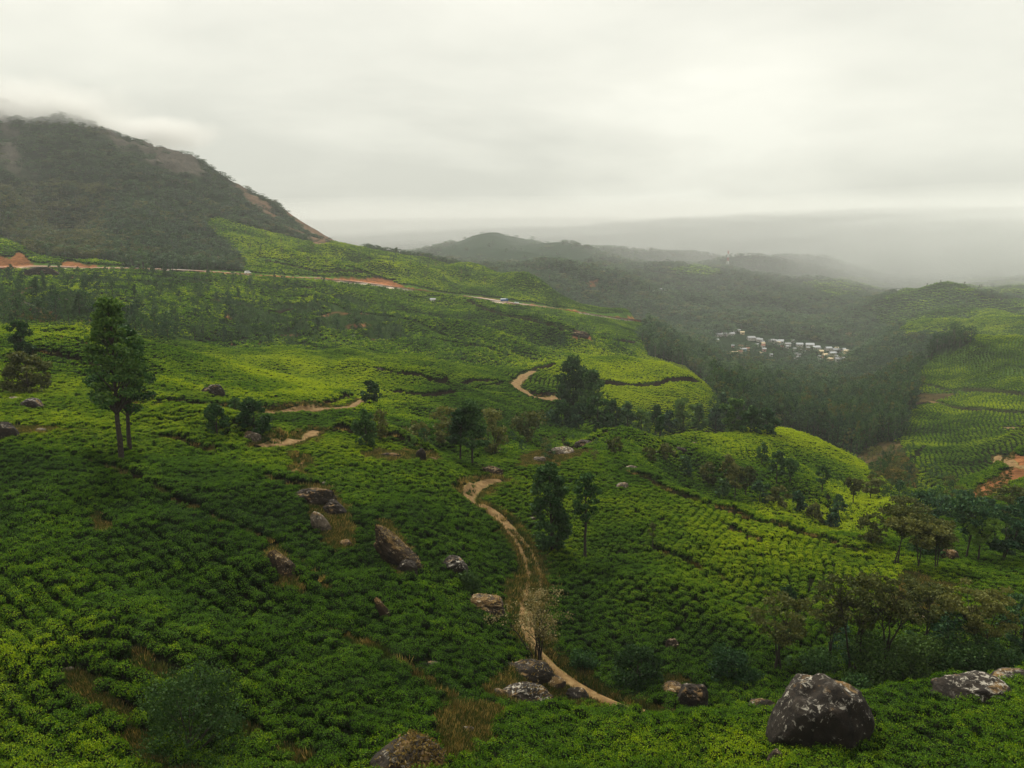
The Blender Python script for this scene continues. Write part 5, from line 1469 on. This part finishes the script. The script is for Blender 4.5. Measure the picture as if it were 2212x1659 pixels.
dens_n = lambda x, y, r: r.uniform() < np.clip((float(fbm(x / 60, y / 22, 5, 3)) - .36) * 4.5, .08, 1)
where = lambda x, y: ('scrub tree ' + (('high' if y < 625 else 'low') + ' under the left road cut' if x < 150 else 'behind the dark pointed tree' if x < 260 and y > 650 else 'below the forest edge' if x < 400 and y < 640 else 'above the bright left ridge' if x < 420 else 'around the sunlit tea patch left of centre' if x < 560 and y < 680 else 'just behind the smooth green hill' if y > 705 and x < 660 else 'right under the road' if y < 640 else 'in the hollow behind the smooth hill' if y > 700 else 'on the slope right of the sunlit patch'))
sprinkle('scrub_tree', [(0, 592), (150, 584), (420, 596), (560, 600), (700, 612), (800, 650), (860, 700), (905, 746), (760, 748), (600, 748), (390, 740), (330, 736), (200, 706), (0, 706)], 230, 690, 235, (4.5, 10), where, 'scrub trees on the slope below the road', [0, 1, 2, 3, 5, 1, 5], 21, .9, .0140, kfun=dens_n, short=True)
where2 = lambda x, y: 'shade tree above the road ' + ('next to the forest edge' if x < 560 else 'under the mountain foot' if x < 760 else 'below the tree lined ridge')
sprinkle('shade_tree', [(500, 500), (600, 520), (720, 545), (860, 560), (1000, 585), (1080, 615), (860, 605), (700, 590), (560, 570), (530, 540)], 700, 1150, 46, (6, 10), where2, 'shade trees dotted on the green slope above the road', [0, 3, 6, 2], 22, 1.1, .018)
where3 = lambda x, y: 'tree in the tea below the road ' + ('left of the small white hut' if x < 930 else 'right of the small white hut' if x < 1150 else 'above the bright terrace')
sprinkle('field_tree', [(760, 640), (900, 640), (1100, 680), (1350, 720), (1370, 760), (1200, 765), (1000, 780), (900, 740)], 380, 840, 42, (3.5, 8), where3, 'trees scattered in the tea below the road', [0, 1, 2, 5, 3], 23, .8, .017, short=True)
where4 = lambda x, y: 'tree dotted on the misty tea hill ' + ('at its left end' if x < 1920 else 'along its crest' if y < 640 else 'on its right flank')
sprinkle('misty_tree', [(1760, 615), (1900, 600), (2200, 600), (2200, 680), (2090, 670), (1960, 640), (1850, 640)], 1150, 2600, 44, (11, 16), where4, 'trees dotted on the misty tea hill', [0, 1, 3, 5], 24, .8, .012, gap=0)
where5 = lambda x, y: 'brush tree ' + ('at the foot of the right hand fields' if y > 1040 else 'on the brown patch below the forest')
sprinkle('fold_tree', [(1850, 985), (1960, 960), (2010, 1010), (2080, 1060), (2110, 1100), (1960, 1110), (1900, 1080)], 150, 400, 46, (2.5, 6), where5, 'brush in the valley fold', [0, 2, 4, 5], 25, .9, .012, gap=0, short=True)
where6 = lambda x, y: 'brush by ' + ('the tree pair of the centre' if x < 1110 else 'the sandy outcrop')
sprinkle('shrub', [(830, 930), (1200, 915), (1330, 980), (1280, 1000), (1000, 975), (880, 975)], 120, 250, 30, (1.6, 3.4), where6, 'brush along the dip behind the centre trees', [0, 5, 4], 26, 1.0, .012, gap=0, cat='shrub', short=True)
where7 = lambda x, y: 'brush under ' + ('the flat topped brown trees' if y > 1300 else 'the pale green tree')
sprinkle('shrub', [(1650, 1400), (1880, 1340), (2210, 1300), (2210, 1450), (1700, 1460)], 58, 95, 30, (1.2, 2.6), where7, 'undergrowth below the brown flat topped trees', [0, 5, 2], 27, 1.1, .012, gap=0, cat='shrub', short=True)
st2 = 1 / 210.0
AA, LL = np.meshgrid(np.arange(-.70, .70, st2), np.arange(math.log(150), math.log(700), st2), indexing='ij')
AA = (AA + rng.uniform(-.5, .5, AA.shape) * st2).ravel(); LL = (LL + rng.uniform(-.5, .5, LL.shape) * st2).ravel()
uy = np.exp(LL); ux = AA * uy; uz = height(ux, uy); uX, uYp = px(ux, uy, uz)
uk = cls(uX, uYp, uy)
uok = (((uk == 2) & ((fbm(ux / 26, uy / 26, 77, 3) < .45) | (rng.uniform(size=ux.shape) < .25))) | ((uk == 3) & (uy > 180)) | ((uk == 1) & (uy < 700) & (uX < 600))) & visible(ux, uy, 2.5) & (seg_dist(ux, uy, road_ln) > 12)
uok &= rng.uniform(size=ux.shape) < np.clip((fbm(ux / 12, uy / 12, 123, 3) - .42) * 5, .08, .9)
ux, uy, uz, uk = [q[uok] for q in (ux, uy, uz, uk)]
uh = rng.uniform(.8, 2.4, len(ux)) * np.where(uk == 3, .6, 1) * (1 + (rng.uniform(size=len(ux)) < .12) * .9); uw = uh * rng.uniform(.9, 1.4, len(ux)) / 7
scatter('undergrowth', 'shrubs and brush covering the rough slope below the road', np.column_stack([ux, uy, uz - uh * .15]), np.column_stack([np.zeros(len(ux)), np.zeros(len(ux)), rng.uniform(0, 6.28, len(ux))]), np.column_stack([uw, uw, uh / 7]), np.where(uk == 3, rng.choice([4, 2, 4], len(ux)), rng.choice([0, 2, 5, 1, 2, 0], len(ux))), np.zeros(len(ux)), SM)
print('under', len(ux))
st3 = 1 / 260.0
AA, LL = np.meshgrid(np.arange(-.1, .72, st3 * 1.3), np.arange(math.log(940), math.log(2700), st3 * 2.2), indexing='ij')
AA = (AA + rng.uniform(-.3, .3, AA.shape) * st3).ravel(); LL = (LL + rng.uniform(-.3, .3, LL.shape) * st3).ravel()
uy = np.exp(LL); ux = AA * uy; uz = height(ux, uy); uX, uYp = px(ux, uy, uz)
uok = (cls(uX, uYp, uy) == 7) & visible(ux, uy, 3)
ux, uy, uz = [q[uok] for q in (ux, uy, uz)]
us = uy * .0042 * rng.uniform(.8, 1.2, len(ux))
scatter('far_tea_plantation', 'tea rows on the rounded hills at the misty right', np.column_stack([ux, uy, uz - .2]), np.column_stack([np.zeros(len(ux)), np.zeros(len(ux)), rng.uniform(0, 6.28, len(ux))]), np.column_stack([us, us, us * .6]), rng.integers(0, 4, len(ux)), np.clip(.35 + (fbm(ux / 90, uy / 90, 7) - .5) * 1.2, 0, 1), BUSH[2])
print('scattered trees', round(time.time() - T0, 1))

# ------------------------------------------------------------------ town, vehicles, mast
def box(x0, x1, y0, y1, z0, z1):
    V = np.array([(x, y, z) for x in (x0, x1) for y in (y0, y1) for z in (z0, z1)], float)
    F = np.array([(0, 1, 3, 2), (4, 6, 7, 5), (0, 4, 5, 1), (2, 3, 7, 6), (0, 2, 6, 4), (1, 5, 7, 3)])
    return V, F


def flat_mat(name, c, r=.6):
    return solid_mat(name, [(.3, tuple(v * .8 for v in c)), (.7, c)], .6, r)


M_W = {'white': flat_mat('white_wall', (.50, .48, .43)), 'cream': flat_mat('cream_wall', (.62, .50, .30)), 'pink': flat_mat('pink_wall', (.55, .33, .27)), 'blue': flat_mat('blue_wall', (.20, .38, .45))}
M_R = {'white': flat_mat('white_roof', (.30, .31, .32), .7), 'grey': flat_mat('grey_roof', (.38, .40, .42), .5), 'rust': flat_mat('rust_roof', (.30, .13, .08)), 'tan': flat_mat('tan_roof', (.60, .48, .30))}
M_DK = flat_mat('dark_opening', (.02, .022, .025))
HOUSE = {}


def house(x, y, wpx_, wall, roof, label, dmin=1000, angle=None, group='houses of the valley town'):
    b = hit(x, y, dmin)
    Lh = wpx_ * b.length / FL
    key = (round(Lh / 3), wall, roof)
    D_ = min(8.0, max(1.6, Lh * .6)); Hh = min(3.4, Lh * .55 + .6)
    e = empty('house', b + Vector((0, 0, .2)), angle if angle is not None else random.Random(int(x * y)).uniform(-.25, .25))
    tag(e, label, 'house', group)
    if key not in HOUSE:
        Vw, Fw = box(-Lh / 2, Lh / 2, -D_ / 2, D_ / 2, -3, Hh)
        wm = mesh_np('wall', Vw, Fw, [M_W[wall]])
        rh = D_ * .32
        Vr_ = np.array([(-Lh / 2 - .5, -D_ / 2 - .6, Hh - .15), (Lh / 2 + .5, -D_ / 2 - .6, Hh - .15), (-Lh / 2 - .5, D_ / 2 + .6, Hh - .15), (Lh / 2 + .5, D_ / 2 + .6, Hh - .15), (-Lh / 2 - .5, 0, Hh + rh), (Lh / 2 + .5, 0, Hh + rh)])
        V2 = np.concatenate([Vr_, Vr_ + [0, 0, .18]])
        Fq = np.array([(6, 7, 11, 10), (9, 8, 10, 11), (1, 0, 4, 5), (2, 3, 5, 4), (0, 1, 7, 6), (3, 2, 8, 9)])
        rm = mesh_np('roof', V2, Fq, [M_R[roof]])
        dm_, ws_ = mesh_np('door', *box(-.5, .5, -D_ / 2 - .05, -D_ / 2 + .05, 0, 2.1), [M_DK]), []
        nwin = max(1, int(Lh / 4))
        wmesh = mesh_np('window', *box(-.6, .6, -D_ / 2 - .05, -D_ / 2 + .05, 1.0, 2.2), [M_DK])
        HOUSE[key] = (wm, rm, dm_, wmesh, nwin, Lh)
    wm, rm, dm_, wmesh, nwin, L0 = HOUSE[key]
    obj('wall', wm, e); obj('roof', rm, e); obj('door', dm_, e)
    for k in range(nwin):
        o = obj('window', wmesh, e); xo = -L0 / 2 + L0 * (k + .5) / nwin
        if abs(xo) < 1.2: xo += 1.7
        o.location = (xo, 0, 0)
    return e


hs = []
row1 = [(1568, 722), (1578, 724), (1590, 723)]
for i, (x, y) in enumerate([(1553, 727), (1566, 726), (1580, 725)]): hs.append((x, y, 12, 'white', 'white', ['leftmost', 'second', 'third'][i] + ' white house of the short upper row at the left of the town'))
hs += [(1603, 722, 8, 'cream', 'tan', 'cream block closing the upper row of the town'), (1596, 717, 6, 'white', 'white', 'small white house above the upper row'), (1588, 719, 6, 'white', 'white', 'little white house left above the upper row'), (1534, 724, 6, 'white', 'grey', 'lone grey roofed house at the far left of the town')]
for i in range(11):
    t = i / 10
    x = 1622 + t * 205 + [0, -2, 3, 0, -3, 2, 4, -2, 3, 0, 0][i]; y = 734 + t * 28 + [0, 1, 0, -1, 2, 0, -2, 1, 0, 1, 0][i]
    hs.append((x, y, 13 if i % 3 else 16, 'white', 'white' if i in (0, 1, 2, 4, 9, 10) else 'grey', f"{['leftmost', 'second', 'third', 'fourth', 'fifth', 'middle', 'seventh', 'eighth', 'ninth', 'tenth', 'rightmost'][i]} unit of the long white terrace across the town"))
hs += [(1598, 764, 9, 'pink', 'rust', 'pink house with rust roof in the lower left cluster'), (1589, 768, 9, 'white', 'tan', 'white house below the pink house'), (1608, 759, 8, 'blue', 'grey', 'blue walled house beside the pink house'), (1583, 775, 10, 'white', 'white', 'white house at the bottom of the lower left cluster'), (1615, 757, 7, 'cream', 'rust', 'cream house right of the blue walled one'), (1600, 752, 8, 'white', 'rust', 'rust roofed house above the pink house'), (1575, 768, 6, 'pink', 'tan', 'small pink house left of the cluster'),
       (1583, 792, 14, 'cream', 'tan', 'long cream shed near the forest in front of the town'), (1598, 792, 10, 'cream', 'tan', 'cream shed right of the long cream shed'), (1560, 791, 6, 'white', 'grey', 'small hut left of the long cream shed'),
       (1716, 757, 9, 'white', 'white', 'white house under the middle of the long terrace'), (1728, 760, 9, 'white', 'grey', 'grey roofed house right under the middle of the terrace'), (1736, 763, 8, 'white', 'white', 'white house at the end of the small middle cluster'), (1720, 768, 6, 'white', 'white', 'little white hut below the middle cluster'), (1700, 752, 8, 'white', 'grey', 'grey house just below the terrace middle'),
       (1772, 763, 11, 'cream', 'tan', 'cream house at the top of the lower right cluster'), (1781, 770, 10, 'pink', 'tan', 'pinkish house in the lower right cluster'), (1778, 777, 10, 'white', 'rust', 'white walled house with rust roof lower right'), (1792, 780, 12, 'cream', 'tan', 'big cream house at the bottom of the town'), (1806, 775, 13, 'white', 'grey', 'long grey roofed building lower right in the town'), (1812, 783, 14, 'white', 'white', 'long white building at the bottom right of the town'), (1798, 767, 12, 'white', 'grey', 'grey building under the terrace right end'), (1824, 784, 8, 'white', 'white', 'last small white house at the bottom right'),
       (1717, 712, 5, 'white', 'white', 'left one of two tiny white houses above the town'), (1729, 712, 5, 'white', 'white', 'right one of two tiny white houses above the town'), (1755, 709, 8, 'cream', 'tan', 'tiny cream house above the long terrace'), (1832, 724, 10, 'cream', 'rust', 'brownish house at the upper right of the town')]
rh_ = random.Random(5)
for k in range(36):
    x = rh_.uniform(1545, 1835); y = 722 + (x - 1545) * .135 + rh_.uniform(-6, 34)
    rf_ = rh_.choice(['white', 'grey', 'grey', 'rust', 'tan', 'white']); wl = rh_.choice(['white', 'white', 'cream', 'pink'])
    zone_ = ('at the left of town' if x < 1640 else 'in mid town' if x < 1740 else 'at the right of town') + (' below the terrace' if y > 742 + (x - 1622) * .137 else '')
    hs.append((x, y, rh_.uniform(5, 10), wl, rf_, f'small {wl} house with {rf_} roof {zone_}'))
for x, y, wd, wl, rf_, lab in hs:
    house(x, y, wd, wl, rf_, lab)
far_hs = [(1425, 628, 9, 'white', 'white', 'white house of the faint hamlet in the mist'), (1440, 630, 9, 'white', 'grey', 'grey roofed house of the faint misty hamlet'), (1412, 632, 7, 'white', 'white', 'tiny left house of the faint misty hamlet'), (1433, 636, 7, 'white', 'white', 'tiny lower house of the faint misty hamlet'), (1452, 627, 7, 'white', 'white', 'right house of the faint misty hamlet')]
for x, y, wd, wl, rf_, lab in far_hs:
    house(x, y, wd, wl, rf_, lab, 1300, group='houses of the misty hamlet')
house(935, 654, 7, 'white', 'white', 'small white hut in the tea below the road', 480, group='huts in the tea')

# vehicles on the road
def on_road(xD):
    ax = (np.interp(xD, [p[0] for p in ROAD], range(len(ROAD)))) / (len(ROAD) - 1) * (len(road_ln) - 1)
    i = int(ax)
    d = road_ln[min(i + 3, len(road_ln) - 1)] - road_ln[max(i - 3, 0)]
    return Vector((road_ln[i][0], road_ln[i][1], road_z[i] + .12)), math.atan2(d[1], d[0])


def wheels(e, xs, w_, r, mt_):
    for x in xs:
        for s in (-1, 1):
            k = 14; an = np.linspace(0, 2 * math.pi, k, endpoint=False)
            ring = np.column_stack([np.cos(an) * r, np.zeros(k), np.sin(an) * r])
            V = np.concatenate([ring + [x, s * w_ - .14, r], ring + [x, s * w_ + .14, r]])
            F = [np.array([(i, (i + 1) % k, k + (i + 1) % k, k + i) for i in range(k)]), np.array([list(range(k))[::-1], list(range(k, 2 * k))])]
            obj('wheel', mesh_np('wheel', V, F, [mt_]), e)


p, rz_ = on_road(1091)
tr = empty('truck', p, rz_)
tag(tr, 'blue truck with a pale cargo cover driving on the hillside road', 'truck')
M_BLUE = flat_mat('blue_paint', (.03, .10, .28), .35); M_TARP = flat_mat('pale_cover', (.55, .60, .62)); M_RUB = flat_mat('rubber', (.015, .015, .015))
Vb, Fb = box(-4.2, 1.6, -1.25, 1.25, .9, 2.3); obj('cargo_bed', mesh_np('cargo_bed', Vb, Fb, [M_BLUE]), tr)
an = np.linspace(0, math.pi, 9); arch = np.column_stack([np.cos(an) * 1.2, 2.303 + np.sin(an) * .9])
V = np.array([(x, a_[0], a_[1]) for x in (-4.15, 1.5) for a_ in arch]); k = 9
F = [np.array([(i, i + 1, k + i + 1, k + i) for i in range(k - 1)]), np.array([list(range(k))[::-1], list(range(k, 2 * k))])]
obj('cargo_cover', mesh_np('cargo_cover', V, F, [M_TARP]), tr)
Vb, Fb = box(1.75, 3.9, -1.2, 1.2, .75, 2.9); Vb[[5, 7], 0] -= .35; obj('cab', mesh_np('cab', Vb, Fb, [M_BLUE]), tr)
Vb, Fb = box(3.62, 3.9, -1.05, 1.05, 1.75, 2.6); obj('windscreen', mesh_np('windscreen', Vb, Fb, [M_DK]), tr)
Vb, Fb = box(-4.2, 3.8, -.8, .8, .5, .88); obj('chassis', mesh_np('chassis', Vb, Fb, [M_RUB]), tr)
wheels(tr, (-2.9, 2.8), 1.1, .5, M_RUB)


def small_car(xD, label, paint, name='van', h=2.0, L_=4.4):
    p, rz_ = on_road(xD)
    e = empty(name, p, rz_); tag(e, label, name)
    Vb, Fb = box(-L_ / 2, L_ / 2, -.9, .9, .35, 1.1); obj('body', mesh_np('body', Vb, Fb, [paint]), e)
    Vb, Fb = box(-L_ / 2 + .1, L_ / 2 - 1.0, -.82, .82, 1.102, h); Vb[[1, 3], 0] += .2; Vb[[5, 7], 0] -= .5; obj('cabin', mesh_np('cabin', Vb, Fb, [paint]), e)
    Vb, Fb = box(-L_ / 2 + .6, L_ / 2 - 1.5, -.86, .86, 1.3, 1.75); obj('side_window', mesh_np('side_window', Vb, Fb, [M_DK]), e)
    wheels(e, (-L_ / 2 + .8, L_ / 2 - .8), .8, .34, M_RUB)


M_WP = flat_mat('white_paint', (.8, .8, .8), .35)
small_car(536, 'white van stopped on the road where the forest ends', M_WP, 'van', 2.3, 5.2)
small_car(1119, 'pale car on the road behind the blue truck', M_TARP, 'car', 1.6, 4.2)

# red and white lattice mast in the mist
b = hit(1572, 572, 1500)
ms = empty('radio_mast', b); tag(ms, 'faint red and white lattice mast standing above the misty trees', 'mast')
M_RED = flat_mat('red_paint', (.45, .06, .04))
Hm = 40 * (b.length / 2300)
for k in range(4):
    z0, z1 = Hm * k / 4, Hm * (k + 1) / 4
    parts = []
    for sx_, sy_ in ((-1, -1), (1, -1), (1, 1), (-1, 1)):
        w0_, w1_ = 3.2 * (1 - z0 / Hm * .75), 3.2 * (1 - z1 / Hm * .75)
        parts.append(tube([(sx_ * w0_, sy_ * w0_, z0), (sx_ * w1_, sy_ * w1_, z1)], [.32, .32], 4))
        nx_, ny_ = (-sy_, sx_)
        parts.append(tube([(sx_ * w0_, sy_ * w0_, z0), (nx_ * w1_, ny_ * w1_, z1)], [.2, .2], 4))
        parts.append(tube([(sx_ * w1_, sy_ * w1_, z1 - .3), (nx_ * w1_, ny_ * w1_, z1 - .3)], [.2, .2], 4))
    Vm, Fm = join(parts)
    obj('mast_section', mesh_np('mast_section', Vm, Fm, [M_RED if k % 2 else M_WP]), ms)

# ------------------------------------------------------------------ haze and cloud
def vol_mat(name, color, dens, aniso=0.0, noise=None):
    m, nt, out = mat(name)
    pv = N(nt, 'ShaderNodeVolumePrincipled')
    pv.inputs['Color'].default_value = (*color, 1); pv.inputs['Density'].default_value = dens; pv.inputs['Anisotropy'].default_value = aniso
    if noise:
        L(nt, noise(nt), pv.inputs['Density'])
    L(nt, pv.outputs[0], out.inputs['Volume'])
    return m


zmin, zmax = float(gZ.min()) - 1.0, float(gZ.max()) + 20.0
ex = float(np.abs(gX).max()) + 60
Vh, Fh = box(-ex, ex, -40, 9600, zmin, zmax)
tag(obj('haze', mesh_np('haze', Vh, Fh, [vol_mat('haze', (.84, .87, .86), HAZE_DENSITY, 0.0)])), 'pale valley haze thickening with distance', kind='stuff')


def wisp(nt, dens, scale, lo, hi):
    tco = nt.nodes.new('ShaderNodeTexCoord')
    # soft falloff towards the edge of the unit sphere
    vm = N(nt, 'ShaderNodeVectorMath', operation='LENGTH'); L(nt, tco.outputs['Object'], vm.inputs[0])
    fall = math_(nt, 'SUBTRACT', 1.0, vm.outputs['Value'], clamp=True)
    g = nt.nodes.new('ShaderNodeNewGeometry')
    nn = N(nt, 'ShaderNodeTexNoise', i_Scale=scale, i_Detail=4.0, i_Roughness=0.6)
    L(nt, g.outputs['Position'], nn.inputs['Vector'])
    q = math_(nt, 'ADD', math_(nt, 'MULTIPLY', fall, 1.3), math_(nt, 'SUBTRACT', nn.outputs[0], 0.5))
    mr = N(nt, 'ShaderNodeMapRange', i_1=lo, i_2=hi, i_3=0.0, i_4=dens); L(nt, q, mr.inputs[0])
    return mr.outputs[0]


def cloud(name, label, c, r, dens, noise=True, scale=.012, lo=.15, hi=.9, col_=(.88, .88, .87)):
    V, F = ICO[3]
    mt_ = vol_mat(name, col_, dens, 0.0, (lambda nt: wisp(nt, dens, scale, lo, hi)) if noise else None)
    o = obj(name, mesh_np(name, V, F, [mt_])); o.location = c; o.scale = r
    tag(o, label, kind='stuff')


def mist(label, c, r, dens, col_):
    for k in (1.0, .92, .84, .76, .68, .6, .5):
        cloud('mist', label, c, tuple(q * k for q in r), dens * .2, False, col_=col_)


def far_at(X, Y_, d):
    a, t = at(X, Y_)
    return Vector((float(a) * d, d, float(t) * d))


mist('mist bank swallowing the hills at the right', (2600, 4000, -60), (2500, 2100, 330), .0009, (.88, .90, .88))
mist('mist drifting over the tree dotted hill at the right', (1900, 2450, -90), (1250, 1000, 210), .0013, (.88, .90, .88))
mist('thin mist between the layered far hills', (900, 3500, -110), (3000, 1500, 230), .0005, (.90, .91, .89))
mist('distant mist along the whole horizon', (500, 6400, 0), (7800, 3500, 300), .0006, (.825, .83, .81))
cloud('cloud', 'low cloud tearing off the top of the left mountain', far_at(50, 250, 1400), (270, 120, 78), .017, True, .018, lo=.22)
cloud('cloud', 'cloud wisp sliding down the notch of the left mountain', far_at(130, 262, 1440), (95, 80, 50), .028, True, .03, .15)
cloud('cloud', 'cloud lying on the second shoulder of the left mountain', far_at(300, 290, 1560), (200, 120, 42), .026, True, .025, lo=.2)
print('z', zmin, zmax, 'done', round(time.time() - T0, 1))
